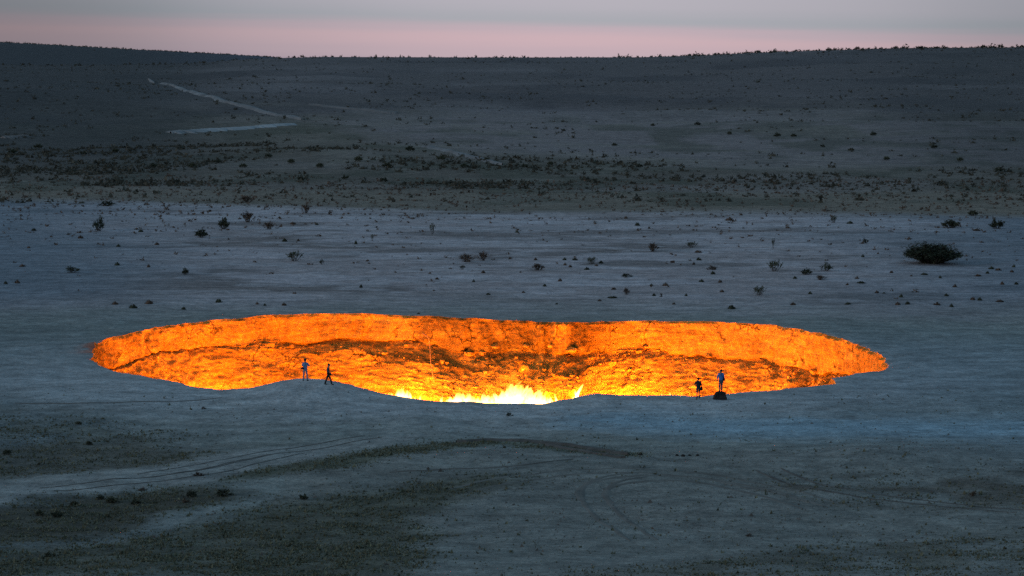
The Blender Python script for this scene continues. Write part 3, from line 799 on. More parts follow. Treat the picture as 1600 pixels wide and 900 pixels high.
SH = [(167,322,26,10,'low','low wide dark shrub on the far left edge of the pale plain'),
 (154,361,22,26,'open','tall thin grey shrub on the far left of the pale plain'),
 (314,371,22,15,'dense','compact green shrub left of the upright dark one on the plain'),
 (350,358,17,20,'dense','upright dark shrub between two wider ones on the left plain'),
 (388,347,24,18,'dry','round dry shrub at the top left of the plain'),
 (386,316,30,12,'dry','flat dry shrub on the green strip edge above the round one'),
 (290,429,12,12,'dense','small round shrub alone on the left plain'),
 (112,426,24,12,'open','sprawling shrub with a dark smear beside it, far left'),
 (420,358,22,13,'dry','squat dry shrub just right of the round dry one'),
 (478,333,15,16,'dry','small dry shrub near the top edge of the plain, left of centre'),
 (461,408,26,18,'open','open branching shrub standing alone above the crater, left of centre'),
 (503,413,8,10,'open','little sprig of shrub right of the open branching one'),
 (582,377,8,12,'upright','slim upright shrub in the middle distance left of centre'),
 (676,366,14,18,'upright','upright two-tone shrub near the centre of the plain'),
 (729,409,26,14,'dry','reddish dry shrub of the pair above the crater centre'),
 (754,407,18,16,'dry','bushier right-hand shrub of the pair above the crater centre'),
 (723,421,10,8,'open','tiny open shrub below the reddish dry pair'),
 (841,422,24,12,'dry','flat dry shrub right of the crater centre line'),
 (925,412,18,12,'open','pale open shrub amid a row of dark tufts'),
 (1020,393,22,15,'dry','leaning dry shrub on the right half of the plain'),
 (1081,387,18,11,'open','rounded grey shrub right of the leaning dry one'),
 (1113,421,18,7,'low','low flat shrub mid-right of the plain'),
 (980,433,20,7,'low','low spread shrub close above the crater right of centre'),
 (979,460,12,12,'dry','spindly dry shrub just above the far rim'),
 (1187,461,22,16,'open','twiggy shrub nearest the far rim on the right'),
 (1486,356,32,14,'dense','wide dark shrub beyond the biggest shrub'),
 (1558,357,25,16,'dense','round dark shrub at the far right of the plain'),
 (1520,337,16,10,'dense','small dark shrub on the plain edge at far right'),
 (1211,424,24,20,'open','tall open shrub at the left of the right-hand trio'),
 (1290,423,22,14,'open','upper shrub of the cluster left of the biggest shrub'),
 (1260,429,18,11,'dense','left shrub of the cluster left of the biggest shrub'),
 (1282,437,20,8,'dry','lowest dry shrub of the cluster left of the biggest shrub'),
 (1208,388,10,16,'upright','slim upright shrub above the tall open one on the right'),
 (1352,380,10,9,'open','little shrub above and left of the biggest shrub'),
 (1303,348,12,12,'open','small open shrub near the plain edge on the right')]
for i, (px, py, w, h, kd, lab) in enumerate(SH): shrub(px, py, w, h, kd, lab, PG, None, i)
shrub(1455, 411, 94, 33, '', 'biggest, dense dark rounded shrub on the right of the pale plain', PG, big)
FG = [(300,776,18,12,'dense','dark round shrub at the right of the foreground row by the pale track'),(290,785,14,8,'low','small shrub tucked below the dark round foreground one'),
 (157,780,14,9,'dense','left shrub of the close pair in the foreground row'),(175,785,22,11,'dense','right and wider shrub of the close pair in the foreground row'),
 (213,788,20,10,'dense','shrub right of the close pair in the foreground row'),(222,766,16,6,'low','flat shrub on the pale track edge above the foreground row'),
 (350,775,30,13,'low','wide shrub at the right end of the foreground row'),(62,805,16,10,'dense','left of two shrubs at the lower left'),
 (88,808,20,12,'dense','right of two shrubs at the lower left'),(116,789,14,8,'dense','shrub above and right of the two at the lower left'),
 (78,870,20,10,'low','shrub lowest at the bottom left'),(310,743,20,7,'low','flat shrub on the pale track bend'),
 (474,780,16,10,'dense','lone shrub on the lit slope edge, lower left of centre'),(139,695,10,8,'dense','small round shrub on the dark patch at left'),
 (12,710,16,10,'dense','shrub at the very left edge of the foreground'),(123,663,10,6,'dense','small shrub on the bank left of the crater'),
 (796,650,12,7,'low','brown tussock just below the rim under the great blaze'),(318,639,9,5,'low','dark tuft below the rim dip at left'),
 (1520,775,14,9,'dry','dry shrub on the dark slope at the right'),(1170,838,14,6,'low','dark tuft alone in the lower right foreground')]
for i, (px, py, w, h, kd, lab) in enumerate(FG): shrub(px, py, w, h, kd, lab, 'shrubs in the foreground', None, i)

# small tufts
def tuft_mesh(seed, mat):
    r = np.random.default_rng(seed); V, Q = [], []
    for i in range(70):
        a = r.uniform(0, 6.3); rad = 0.5 * math.sqrt(r.random()); z = (1 - (rad / .5) ** 2 * .75) * r.uniform(.45, 1)
        p = np.array([rad * cos(a), rad * sin(a), 0]); q = np.array([p[0] * 1.15, p[1] * 1.15, z]); u = np.array([-sin(a), cos(a), r.uniform(-.3, .3)]) * 0.11
        n0 = len(V); V += [p - u, p + u, q + u * .5, q - u * .5]; Q.append((n0, n0 + 1, n0 + 2, n0 + 3))
    return mesh_from('scrub_tuft', V, None, M[mat], False, quads=Q)
TUFT = [tuft_mesh(200, 'leaf_dark'), tuft_mesh(201, 'leaf_brown'), tuft_mesh(202, 'leaf_dark'), tuft_mesh(203, 'leaf_brown')]
TF = [(183,414,9,6),(233,474,13,8),(208,481,14,7),(180,475,10,6),(342,472,11,7),(27,442,9,7),(9,443,7,5),(35,416,10,5),(53,360,8,5),(126,372,9,6),(185,385,7,5),
 (245,382,8,5),(220,362,8,6),(45,387,6,4),(287,483,8,5),(232,417,6,6),(445,377,9,6),(466,376,5,4),(556,381,5,7),(683,436,7,4),(740,440,5,5),(755,426,7,5),(564,449,6,6),
 (678,454,4,3),(763,460,7,4),(444,477,8,6),(414,477,5,4),(402,475,6,5),(654,490,5,3),(458,350,10,5),(495,351,6,4),(837,406,6,5),(882,406,7,5),(883,414,6,5),(898,406,10,4),
 (891,417,6,5),(917,421,9,5),(932,415,6,4),(939,411,8,5),(1091,394,11,5),(1092,406,9,5),(1084,413,5,5),(1114,428,8,6),(1125,441,7,6),(1096,440,9,5),(1040,446,10,6),
 (1018,446,6,4),(959,452,8,5),(957,465,16,4),(937,470,7,4),(1022,462,6,5),(1053,475,6,4),(1072,462,5,5),(1128,456,8,5),(1143,482,13,7),(978,341,6,5),(996,352,8,6),
 (1140,344,14,6),(808,363,7,4),(875,439,7,6),(851,447,6,5),(818,457,6,4),(870,475,5,3),(1526,360,12,4),(1328,349,11,5),(1231,356,8,4),(1242,435,7,5),(1339,435,7,5),
 (1345,442,14,4),(1324,445,6,4),(1266,459,7,5),(1393,426,6,5),(1348,401,6,5),(1372,396,4,3),(1444,429,12,4),(1424,431,5,3),(1469,434,5,5),(1528,431,12,4),(1549,420,10,5),
 (1560,422,10,5),(1543,427,6,5),(1581,425,7,5),(1584,417,6,5),(1492,448,7,6),(1479,462,8,5),(1520,468,8,6),(1531,469,8,6),(1566,444,7,6),(1588,444,7,5),(1562,471,14,4),
 (1408,464,7,6),(1370,457,7,5),(1381,458,5,3),(1403,476,9,6),(1418,475,8,6),(1464,476,12,6),(1487,479,8,6),(1239,476,10,5),(1325,475,11,4)]
HANDLES = ['low wide shrub at far left', 'tall thin grey shrub', 'compact green shrub', 'upright dark shrub', 'round dry shrub', 'flat dry shrub on the green strip', 'small round lone shrub',
 'sprawling shrub at far left', 'squat dry shrub', 'small dry shrub left of centre', 'open branching shrub', 'little sprig of shrub', 'slim upright shrub left of centre', 'two-tone upright shrub', 'reddish dry shrub',
 'bushier shrub of the central pair', 'tiny open shrub below the central pair', 'flat dry shrub right of centre', 'pale open shrub', 'leaning dry shrub', 'rounded grey shrub', 'low flat shrub mid-right', 'low spread shrub',
 'spindly dry shrub by the far rim', 'twiggy shrub by the far rim', 'wide dark shrub at right', 'round dark shrub at far right', 'small dark shrub at far right edge', 'tall open shrub at right', 'upper shrub of the right cluster',
 'left shrub of the right cluster', 'lowest shrub of the right cluster', 'slim upright shrub at right', 'little shrub near the biggest one', 'small open shrub on the plain edge', 'biggest dark shrub']
SHP = [(q[0], q[1]) for q in SH] + [(1455, 411)]
TUFTS = []
for i, (px, py, w, h) in enumerate(TF):
    p = ground_at(px, py + 0.5); u = mpp(p)
    o = link('scrub_tuft', TUFT[i % 4], None, p - np.array([0, 0, .02]), random.uniform(0, 6), (w * u, w * u, h * u))
    near_k = min(range(len(HANDLES)), key=lambda q: ((SHP[q][0] - px) / 1.6) ** 2 + (3 * (SHP[q][1] - py)) ** 2)
    dx, dy = px - SHP[near_k][0], 3 * (py - SHP[near_k][1])
    side_ = ('left of' if dx < 0 else 'right of') if abs(dx) > abs(dy) else ('behind' if dy < 0 else 'in front of')
    TUFTS.append((near_k, side_, math.hypot(dx, dy), o))
ORD = ['nearest', 'second', 'third', 'fourth', 'fifth', 'sixth', 'seventh', 'eighth', 'ninth', 'tenth', 'eleventh', 'twelfth']
seen_ = {}
for near_k, side_, dist_, o in sorted(TUFTS, key=lambda q: q[2]):
    c_ = seen_.get((near_k, side_), 0); seen_[(near_k, side_)] = c_ + 1
    tag(o, 'small scrub tuft, %s one %s the %s' % (ORD[c_], side_, HANDLES[near_k]), 'tuft', 'scrub tufts on the plain')
def clumps(name, mat, x, y, z, w, h, k, rr_, size=0.30):
    """many low scrub clumps, k leaf faces and one core face each, in one mesh"""
    m = len(x); a = rr_.uniform(0, 6.3, (m, k)); rad = w[:, None] * .5 * np.sqrt(rr_.random((m, k)))
    zz = h[:, None] * (1 - (rad / (w[:, None] * .5)) ** 2 * .6) * rr_.uniform(.2, 1, (m, k))
    c = np.stack([x[:, None] + rad * np.cos(a), y[:, None] + rad * np.sin(a), z[:, None] + zz], -1)
    s_ = (size * h[:, None] * rr_.uniform(.5, 1.3, (m, k)))[..., None] * .8
    u, v = np.clip(rr_.normal(size=(m, k, 3)), -1.5, 1.5) * s_, np.clip(rr_.normal(size=(m, k, 3)), -1.5, 1.5) * s_
    T = np.stack([c - u, c + u * .6 - v * .4, c + v], 2).reshape(-1, 3)
    core = np.stack([np.stack([x - w * .38, y, z - .1], -1), np.stack([x + w * .38, y, z - .1], -1), np.stack([x + w * .1, y, z + h * .6], -1)], 1).reshape(-1, 3)
    V = np.concatenate([T, core])
    return mesh_from(name, V, None, mat, False, tris=np.arange(len(V)).reshape(-1, 3))
def smalltufts():
    """tiny tufts past counting: plain, green strip"""
    rr_ = np.random.default_rng(77); n = 16000
    d = 285 + 290 * rr_.random(n) ** 0.75; x = rr_.uniform(-0.26, 0.26, n) * d
    den = 0.10 + 0.35 * sstep(330, 430, d) + 0.55 * sstep(425, 450, d)
    kp = vnoise(x / 9, d / 9, 300) * den * 1.1 > rr_.random(n)
    x, d = x[kp], d[kp]; s_ = (0.14 + 0.32 * rr_.random(len(x)) ** 2) * (1 + d / 900)
    return clumps('scattered_tufts', M['leaf_brown'], x, d, height(x, d) - .04, s_ * 1.3, s_ * .8, 6, rr_, .4)
tag(link('scattered_tufts', smalltufts()), 'tiny dry tufts speckling the plain', None, None, 'stuff')

# far scrub: belt behind the plain, slopes, skyline
def far_scrub():
    rr_ = np.random.default_rng(88); n = 130000
    xs = rr_.uniform(-0.27, 0.27, n); ds = 480 + 1750 * rr_.random(n) ** 1.2
    X, Y = xs * ds, ds
    belt = inpoly(X, Y, Z_BELT); pale = inpoly(X, Y, Z_FARPALE); green = inpoly(X, Y, Z_GREEN)
    cl = 0.5 + 0.9 * fbm(X / 26, Y / 34, 4, 310)
    left = sstep(0.06, -0.06, xs)
    dens = np.where(belt, (0.35 + 0.6 * left) * sstep(0.28, 0.72, cl), np.where(pale, 0.08 * sstep(0.35, .8, cl), np.where(green, .05, 0.16 * sstep(.3, .8, cl))))
    kp = rr_.random(n) < dens
    X, Y = X[kp], Y[kp]; w = np.clip(0.95 * np.exp(rr_.normal(size=len(X)) * .45), 0.4, 2.1); h = w * rr_.uniform(.45, .8, len(X))
    # along the near ridge and the farther hill at left
    x2 = rr_.uniform(-0.26, 0.26, 1500) * 2150; y2 = 2150 + rr_.normal(size=1500) * 45
    den = np.interp(800 + FPX * x2 / 2150, [-300, 0, 450, 600, 950, 1100, 2000], [.3, .3, .3, .2, .3, 1, 1])
    k2 = rr_.random(1500) < den; x2, y2 = x2[k2], y2[k2]; w2 = np.clip(np.exp(rr_.normal(size=len(x2)) * .45) * 1.9, 0.9, 4.0); h2 = w2 * rr_.uniform(.4, .95, len(x2))
    x3 = (rr_.uniform(-200, 440, 700) - 800) / FPX * 3500; y3 = 3500 + rr_.normal(size=700) * 60; w3 = rr_.uniform(1.5, 4.5, 700); h3 = w3 * rr_.uniform(.35, .7, 700)
    X, Y = np.concatenate([X, x2, x3]), np.concatenate([Y, y2, y3]); w, h = np.concatenate([w, w2, w3]), np.concatenate([h, h2, h3])
    return clumps('far_scrub', M['leaf_far'], X, Y, height(X, Y) - .1, w, h, 8, rr_)
tag(link('far_scrub', far_scrub()), 'scrub massed over the far slopes and ridge', None, None, 'stuff')
FARB = [(640,236,16),(560,252,15),(605,262,16),(500,262,14),(455,255,13),(690,250,14),(725,262,14),(420,246,12),(380,262,13),(340,255,12),(300,262,14),(240,262,14),(180,238,12),(130,242,12),
 (60,232,14),(20,240,14),(1000,262,12),(1090,196,11),(1215,214,13),(1240,214,10),(1365,212,12),(1140,210,9),(1460,232,12),(1500,252,12),(1560,268,13),(1385,250,11),(880,205,8),(1020,197,8),
 (960,228,9),(1285,230,9),(1330,236,10),(540,280,13),(600,284,13),(470,282,12),(760,252,12),(820,262,12),(860,258,11)]
FARB.sort()
for i, (px, py, w) in enumerate(FARB):
    p = ground_at(px, py); u = mpp(p)
    st, fo = KIND['dense'][i % 2]
    o = link('saxaul_bush', fo, None, p - np.array([0, 0, .05]), random.uniform(0, 6), (w * u, w * u, w * u * .62))
    tag(o, 'larger dark bush in the distant scrub beyond the plain, %s from the left' % nth(i), 'bush', 'bushes in the far scrub belt')
for i, (px, hpx) in enumerate([(475,5),(1075,4),(1120,4),(1180,5),(1240,4),(1290,5),(1300,5),(1335,6),(1395,5),(1430,4),(1460,4),(1530,6),(1557,7),(1590,5)]):
    x = (px - 800) / FPX * 2150; u = 2150 / FPX
    o = link('saxaul_bush', KIND['dense'][i % 2][1], None, (x, 2140, float(height(x, 2140)) - .2), random.uniform(0, 6), (hpx * u * 1.5, hpx * u * 1.5, hpx * u))
    tag(o, 'taller bush silhouetted on the far ridge skyline, %s from the left' % nth(i), 'bush', 'bushes on the skyline')

# low grass of the foreground patches
def low_grass():
    rr_ = np.random.default_rng(99); n = 330000
    Y = 108 + 100 * rr_.random(n); X = rr_.uniform(-0.235, 0.235, n) * Y
    wx = X + 1.6 * fbm(X / 5, Y / 5, 3, 101) + rr_.normal(size=n) * .8; wy = Y + 2.2 * fbm(X / 6 + 9, Y / 6, 3, 102) + rr_.normal(size=n) * 1.1
    den = np.full(n, 0.010)
    for z, v in ((Z_BAND, .75), (Z_LEFT, .55), (Z_BOTTOM, .62), (Z_SIDE, .35), (Z_SIDE2, .4), (Z_CORNER, .30), (Z_RIGHT, .16)):
        den = np.where(inpoly(wx, wy, z), v, den)
    den = np.where(inpoly(wx, wy, Z_PATH) & ~inpoly(wx, wy, Z_BAND), 0.004, den)
    den = np.where((Y < 175) & (den == .010), .025, den)
    den = den * (0.35 + 1.3 * sstep(.35, .65, vnoise(X / 1.6, Y / 1.6, 320)))
    kp = (rr_.random(n) < den) & (np.hypot(X - CX, Y - CY) > 38)
    X, Y = X[kp], Y[kp]; Zg = height(X, Y) - .01; m = len(X)
    k = 3; V = np.empty((m, k, 3, 3)); s_ = 0.062 * np.exp(rr_.normal(size=m) * .4)
    for i in range(k):
        a = rr_.uniform(0, 6.3, m); ca, sa = np.cos(a), np.sin(a); off = s_ * .5
        cx, cy = X + off * ca * rr_.random(m), Y + off * sa * rr_.random(m)
        V[:, i, 0] = np.stack([cx - sa * s_ * .5, cy + ca * s_ * .5, Zg], -1)
        V[:, i, 1] = np.stack([cx + sa * s_ * .5, cy - ca * s_ * .5, Zg], -1)
        V[:, i, 2] = np.stack([cx + ca * s_ * .5, cy + sa * s_ * .5, Zg + s_ * rr_.uniform(.6, 1.3, m)], -1)
    V = V.reshape(-1, 3)
    return mesh_from('low_grass', V, None, M['grass'], False, tris=np.arange(len(V)).reshape(-1, 3))
tag(link('low_grass', low_grass()), 'low sparse grass over the foreground slopes', None, None, 'stuff')
# pebbles and clods on bare ground
def clods():
    rr_ = np.random.default_rng(123); n = 12000
    Y = 108 + 95 * rr_.random(n); X = rr_.uniform(-0.235, 0.235, n) * Y
    kp = (np.hypot(X - CX, Y - CY) > 36) & (rr_.random(n) < sstep(.3, .7, vnoise(X / 5, Y / 4, 330)))
    X, Y = X[kp], Y[kp]; Zg = height(X, Y); m = len(X); s_ = 0.035 * np.exp(rr_.normal(size=m) * .5)
    B = np.array([[-1, -1, -.3], [1, -.8, -.3], [.9, 1, -.3], [-.9, .8, -.3], [0.1, 0, .8]])
    V = B[None] * s_[:, None, None] * (1 + .4 * rr_.normal(size=(m, 5, 1))) + np.stack([X, Y, Zg], -1)[:, None]
    F = np.array([(0, 1, 4), (1, 2, 4), (2, 3, 4), (3, 0, 4)])[None] + (np.arange(m) * 5)[:, None, None]
    return mesh_from('clods', V.reshape(-1, 3), None, M['track'], False, tris=F.reshape(-1, 3))
tag(link('clods', clods()), 'clods and pebbles on the bare foreground soil', None, None, 'stuff')

# ------------------------------------------------------------------ tracks and roads laid on the ground
def strip(name, px_pts, width, mat, label, lift=0.03, samples=160, ruts=1, gap=1.5, noise=0.3, seed=0):
    W = np.array([ground_at(*p)[:2] for p in px_pts])
    t = np.linspace(0, 1, len(W)); q = np.linspace(0, 1, samples)
    # smooth interpolation (Catmull-Rom via cubic blend)
    P = np.stack([np.interp(q, t, W[:, 0]), np.interp(q, t, W[:, 1])], -1)
    kk = max(3, int(samples / len(W) * 1.2)) | 1; ker = np.ones(kk) / kk
    for ax in (0, 1, 0, 1):
        P[:, ax] = np.convolve(np.pad(P[:, ax], kk // 2, 'edge'), ker, 'valid')
    T = np.gradient(P, axis=0); T /= np.linalg.norm(T, axis=1)[:, None] + 1e-9; Nn = np.stack([-T[:, 1], T[:, 0]], -1)
    mb = MB()
    ww = width * (1 + noise * fbm(q * 40, q * 0 + seed, 3, 400 + seed)) * np.minimum(1, np.minimum(q, 1 - q) * 12 + .1)
    for rt in range(ruts):
        off = (rt - (ruts - 1) / 2) * gap
        C = P + Nn * off
        L = [C + Nn * (k * ww)[:, None] for k in (-.5, -.2, .2, .5)]
        V = []
        for k, A in enumerate(L):
            z = height(A[:, 0], A[:, 1]) + (lift if k in (1, 2) else -0.012)
            V.append(np.concatenate([A, z[:, None]], 1))
        mb.add(np.concatenate(V), grid_quads(samples, 4, False))
    o = link(name, mb.mesh(name, mat)); tag(o, label, None, None, 'structure'); return o
strip('tyre_track', [(700,772),(760,755),(850,741),(950,735),(1060,738),(1150,751),(1230,768),(1300,790)], 0.34, M['faint_track'], 'curving tyre track across the bare foreground', ruts=2, gap=1.6, seed=1)
strip('tyre_track', [(1010,741),(960,746),(930,758),(926,775),(940,798),(975,824),(1015,852)], 0.42, M['faint_track'], 'hooked tyre track in the lower foreground', ruts=2, gap=1.5, seed=2)
strip('tyre_track', [(945,790),(918,775),(928,758),(975,749),(1060,745),(1140,755),(1220,775),(1290,800)], 0.45, M['faint_track'], 'looping tyre track in the lower foreground', ruts=2, gap=1.6, seed=3)
strip('tyre_track', [(1190,728),(1240,752),(1310,768),(1400,780),(1500,792),(1620,800)], 0.36, M['track'], 'tyre track along the dark slope on the right', ruts=2, gap=1.7, seed=4)
strip('tyre_track', [(590,739),(680,735),(790,730),(860,722),(905,716)], 0.2, M['track'], 'thin track across the pale strip', ruts=1, seed=5)
strip('tyre_track', [(0,628),(120,632),(250,628),(370,618)], 0.3, M['track'], 'faint track below the left rim', ruts=1, seed=6)
strip('tyre_track', [(200,745),(330,728),(420,706),(520,694),(600,680)], 0.22, M['track'], 'faint wheel ruts along the pale track', ruts=2, gap=1.7, seed=7)
strip('tyre_track', [(40,768),(200,752),(300,742),(400,722),(470,706)], 0.22, M['track'], 'second pair of wheel ruts along the pale track', ruts=2, gap=1.7, seed=8)
strip('earth_bank', [(700,692),(760,688),(830,690),(900,697),(950,706),(990,713)], 0.9, M['track'], 'low dark bank of turned earth across the foreground', lift=0.16, seed=9, noise=.6)
strip('earth_bank', [(840,694),(900,703),(945,712),(985,716)], 0.6, M['track'], 'second dark bank of turned earth', lift=0.12, seed=10, noise=.6)
strip('dirt_road', [(225,121),(262,134),(335,152),(352,162),(400,170),(440,182),(480,190)], 3.0, M['road'], 'pale dirt road winding down the far left slope', lift=0.8, seed=11, noise=.9)
strip('dirt_road', [(258,209),(300,206),(360,202),(420,198),(470,195)], 7.0, M['flat_road'], 'pale dirt road across the far left flat', lift=0.6, seed=12, noise=.9)
strip('dirt_road', [(650,228),(700,238),(745,248),(795,260)], 2.2, M['road'], 'pale dirt road leading out of the distant scrub', lift=0.5, seed=13, noise=.9)
strip('dirt_road', [(0,216),(25,215),(45,213)], 3.0, M['faint_road'], 'short pale piece of road at the far left', lift=0.6, seed=14, noise=.9)
strip('dirt_road', [(470,163),(540,170),(590,176),(630,177)], 4.0, M['faint_road'], 'thin pale far track right of the winding road', lift=0.6, seed=15, noise=.6)
# stones heaped on the foreground
st_rock = [rock_mesh('stone', 70 + i, M['dark_rock'], 1.2, 1, .7, 1) for i in range(3)]
for i, (px, py, w, lab) in enumerate([(1000,711,8,'dark stone by the end of the earth bank'),(1058,712,7,'leftmost dark stone of the small row in the foreground'),(1067,713,9,'largest dark stone of the small row in the foreground'),
    (1078,712,6,'third dark stone of the small row in the foreground'),(1090,712,7,'rightmost dark stone of the small row in the foreground')]):
    p = ground_at(px, py); o = link('stone', st_rock[i % 3], None, p + np.array([0, 0, .03]), i, w * mpp(p)); tag(o, lab, 'stone', 'stones in the foreground')
# ------------------------------------------------------------------ people
SKIN = plain_mat('skin', (0.30, 0.18, 0.13), 0.6, 0.06, 8)
HAIR = plain_mat('black_hair', (0.015, 0.012, 0.011), 0.7, 0.2, 30)
def fabric(name, c): return plain_mat(name, c, 0.9, 0.12, 14)
F_BLUE, F_PALE = fabric('light_blue_shirt', (0.14, 0.24, 0.43)), fabric('pale_denim', (0.19, 0.235, 0.31))
F_BLACK, F_DARK = fabric('black_cloth', (0.016, 0.016, 0.019)), fabric('dark_navy_cloth', (0.03, 0.03, 0.042))
F_GREY, F_RED = fabric('slate_trousers', (0.085, 0.10, 0.135)), fabric('grey_shorts', (0.06, 0.06, 0.07))
F_BRIGHT, F_SHOE = fabric('blue_shirt', (0.07, 0.22, 0.55)), fabric('dark_shoes', (0.02, 0.018, 0.018))
def skin_obj(name, verts, edges, radii, mat, parent, sub=1, root=0):
    me = bpy.data.meshes.new(name)
    me.from_pydata([tuple(float(c) for c in v) for v in verts], edges, [])
    me.materials.append(mat)
    o = link(name, me, parent)
    md = o.modifiers.new('skin', 'SKIN'); md.use_smooth_shade = True
    for i, rd in enumerate(radii):
        sv = me.skin_vertices[0].data[i]
        sv.radius = rd if hasattr(rd, '__len__') else (rd, rd)
        sv.use_root = (i == root)
    s2 = o.modifiers.new('sub', 'SUBSURF'); s2.levels = s2.render_levels = sub
    return o
def v3(*a): return np.array(a, float)
def person(loc, rz, label, H, J, top, legs_mat, shoe, shorts=False, sleeve=None, vest=None, collar=None, cap=None):
    """J: joints of the pose, facing +y, for a 1.75 m figure; H the real height"""
    root = link('person', None, None, loc, rz, H / 1.75)
    tag(root, label, 'person')
    head, neck, chest, waist, pel = J['head'], J['neck'], J['chest'], J['waist'], J['pelvis']
    fw = J.get('look', v3(0, 1, 0)); fw = fw / np.linalg.norm(fw); sd = np.cross(fw, v3(0, 0, 1)); sd /= np.linalg.norm(sd)
    V, E, R = [pel, waist, chest, neck, head - v3(0, 0, .075) + fw * .01, head + v3(0, 0, .02), head + v3(0, 0, .10)], [(0, 1), (1, 2), (2, 3), (3, 4), (4, 5), (5, 6)], [(.11, .08), (.10, .075), (.12, .08), .060, .085, .108, .085]
    def add(p, r_, frm):
        V.append(p); R.append(r_); E.append((frm, len(V) - 1)); return len(V) - 1
    add(head + fw * .125 - v3(0, 0, .01), .016, 5)                     # nose
    for s_ in (-1, 1): add(head + sd * .098 * s_ - v3(0, 0, .01), .016, 5)   # ears
    for s_, k in ((-1, 'L'), (1, 'R')):
        sh, el, wr, hip, kn, an, toe = (J[q + k] for q in ('shoulder', 'elbow', 'wrist', 'hip', 'knee', 'ankle', 'toe'))
        a = add(sh, .058, 2); a = add(el, .042, a); a = add(wr, .028, a)
        fd = (wr - el) / np.linalg.norm(wr - el); out = np.cross(fd, v3(0, 0, 1)); out = out / (np.linalg.norm(out) + 1e-6)
        hb = add(wr + fd * .075, (.038, .020), a)
        for f in range(4):
            q = wr + fd * .10 + out * (f - 1.5) * .019
            b = add(q + fd * .02, .0085, hb); b = add(q + fd * (.055 + .006 * (1.5 - abs(f - 1.4))) - v3(0, 0, .012), .008, b); add(q + fd * .072 - v3(0, 0, .03), .007, b)
        b = add(wr + fd * .04 - out * .035, .011, a); add(wr + fd * .075 - out * .055, .009, b)
        h = add(hip, .078, 0); h = add(kn, .054, h); h = add(an, .038, h); add(toe, .03, h)
    skin_obj('body', V, E, R, SKIN, root)
    # clothing
    tv, te, tr = [pel + v3(0, 0, -.09), waist - v3(0, 0, .02), chest, neck - v3(0, 0, .03)], [(0, 1), (1, 2), (2, 3)], [(.20, .15), (.18, .14), (.20, .15), .085]
    sv, se, sr = [], [], []
    for k in 'LR':
        sh, el, wr = J['shoulder' + k], J['elbow' + k], J['wrist' + k]
        n0 = len(tv); tv += [sh]; te.append((2, n0)); tr.append(.088)
        if sleeve is None:
            tv += [sh * .05 + el * .95, el * .25 + wr * .75]; te += [(n0, n0 + 1), (n0 + 1, n0 + 2)]; tr += [.066, .052]
        else:
            m0 = len(sv); sv += [sh, sh * .05 + el * .95, el * .2 + wr * .8]; se += [(m0, m0 + 1), (m0 + 1, m0 + 2)]; sr += [.07, .06, .048]
    skin_obj('shirt' if vest is None else 'vest', tv, te, tr, top, root)
    if sleeve is not None:
        h_ = len(sv) // 2
        for q in range(2): skin_obj('sleeve', sv[q * h_:(q + 1) * h_], se[:2], sr[:h_], sleeve, root)
    pv, pe, pr = [pel + v3(0, 0, .12), pel - v3(0, 0, .03)], [(0, 1)], [(.15, .11), (.17, .125)]
    for k in 'LR':
        hip, kn, an, toe = J['hip' + k], J['knee' + k], J['ankle' + k], J['toe' + k]
        n0 = len(pv)
        pv += [hip - v3(0, 0, .05), kn if not shorts else kn + v3(0, 0, .02)]; pe += [(1, n0), (n0, n0 + 1)]; pr += [.102, .074]
        if not shorts: pv.append(an - v3(0, 0, .02)); pe.append((n0 + 1, n0 + 2)); pr.append(.064)
        d = toe - an; d[2] = 0; d /= np.linalg.norm(d) + 1e-9
        b = v3(an[0], an[1], 0)
        skin_obj('shoe', [b + v3(0, 0, .12), b + v3(0, 0, .06) - d * .02, b + d * .10 + v3(0, 0, .045), b + d * .19 + v3(0, 0, .035)], [(0, 1), (1, 2), (2, 3)], [.05, .055, .048, .034], shoe, root)
    skin_obj('trousers' if not shorts else 'shorts', pv, pe, pr, legs_mat, root)
    if shorts:
        for k in 'LR': skin_obj('sock', [J['knee' + k] * .75 + J['ankle' + k] * .25, J['ankle' + k]], [(0, 1)], [.055, .046], F_GREY, root)
    if collar: skin_obj('collar', [neck - v3(0, 0, .05), neck + v3(0, 0, .015)], [(0, 1)], [.11, .085], collar, root)
    hv = [head + v3(0, 0, .125) - fw * .01, head + v3(0, 0, .07) - fw * .03, head + v3(0, 0, -.01) - fw * .055, head - v3(0, 0, .075) - fw * .06]
    skin_obj('hair', hv, [(0, 1), (1, 2), (2, 3)], [.10, .118, .105, .07], HAIR, root)
    if cap:
        skin_obj('cap', [head + v3(0, 0, .145) - fw * .01, head + v3(0, 0, .085), head + v3(0, 0, .085) + fw * .16], [(0, 1), (1, 2)], [.10, .125, (.07, .018)], cap, root)
    for s_ in (-1, 1):
        mb = MB(); c = head + fw * .095 + sd * .034 * s_ + v3(0, 0, .02)
        mb.tube([c - fw * .012, c, c + fw * .008], [.004, .012, .004], 6); link('eye', mb.mesh('eye', HAIR), root)
    return root
def pose(stance=.11, stride=0.0, **kw):
    J = dict(head=v3(0, .02, 1.63), neck=v3(0, 0, 1.47), chest=v3(0, 0, 1.28), waist=v3(0, 0, 1.08), pelvis=v3(0, 0, .94))
    for s_, k in ((-1, 'L'), (1, 'R')):
        st = stride * s_
        J['shoulder' + k] = v3(.185 * s_, 0, 1.39); J['elbow' + k] = v3(.25 * s_, -.03, 1.12); J['wrist' + k] = v3(.25 * s_, .06, .88)
        J['hip' + k] = v3(.09 * s_, 0, .89); J['knee' + k] = v3(.09 * s_ + (stance - .09) * .5 * s_, st * .55 + .03, .49)
        J['ankle' + k] = v3(stance * s_, st, .08); J['toe' + k] = v3((stance + .03) * s_, st + .15, .035)
    J.update(kw); return J
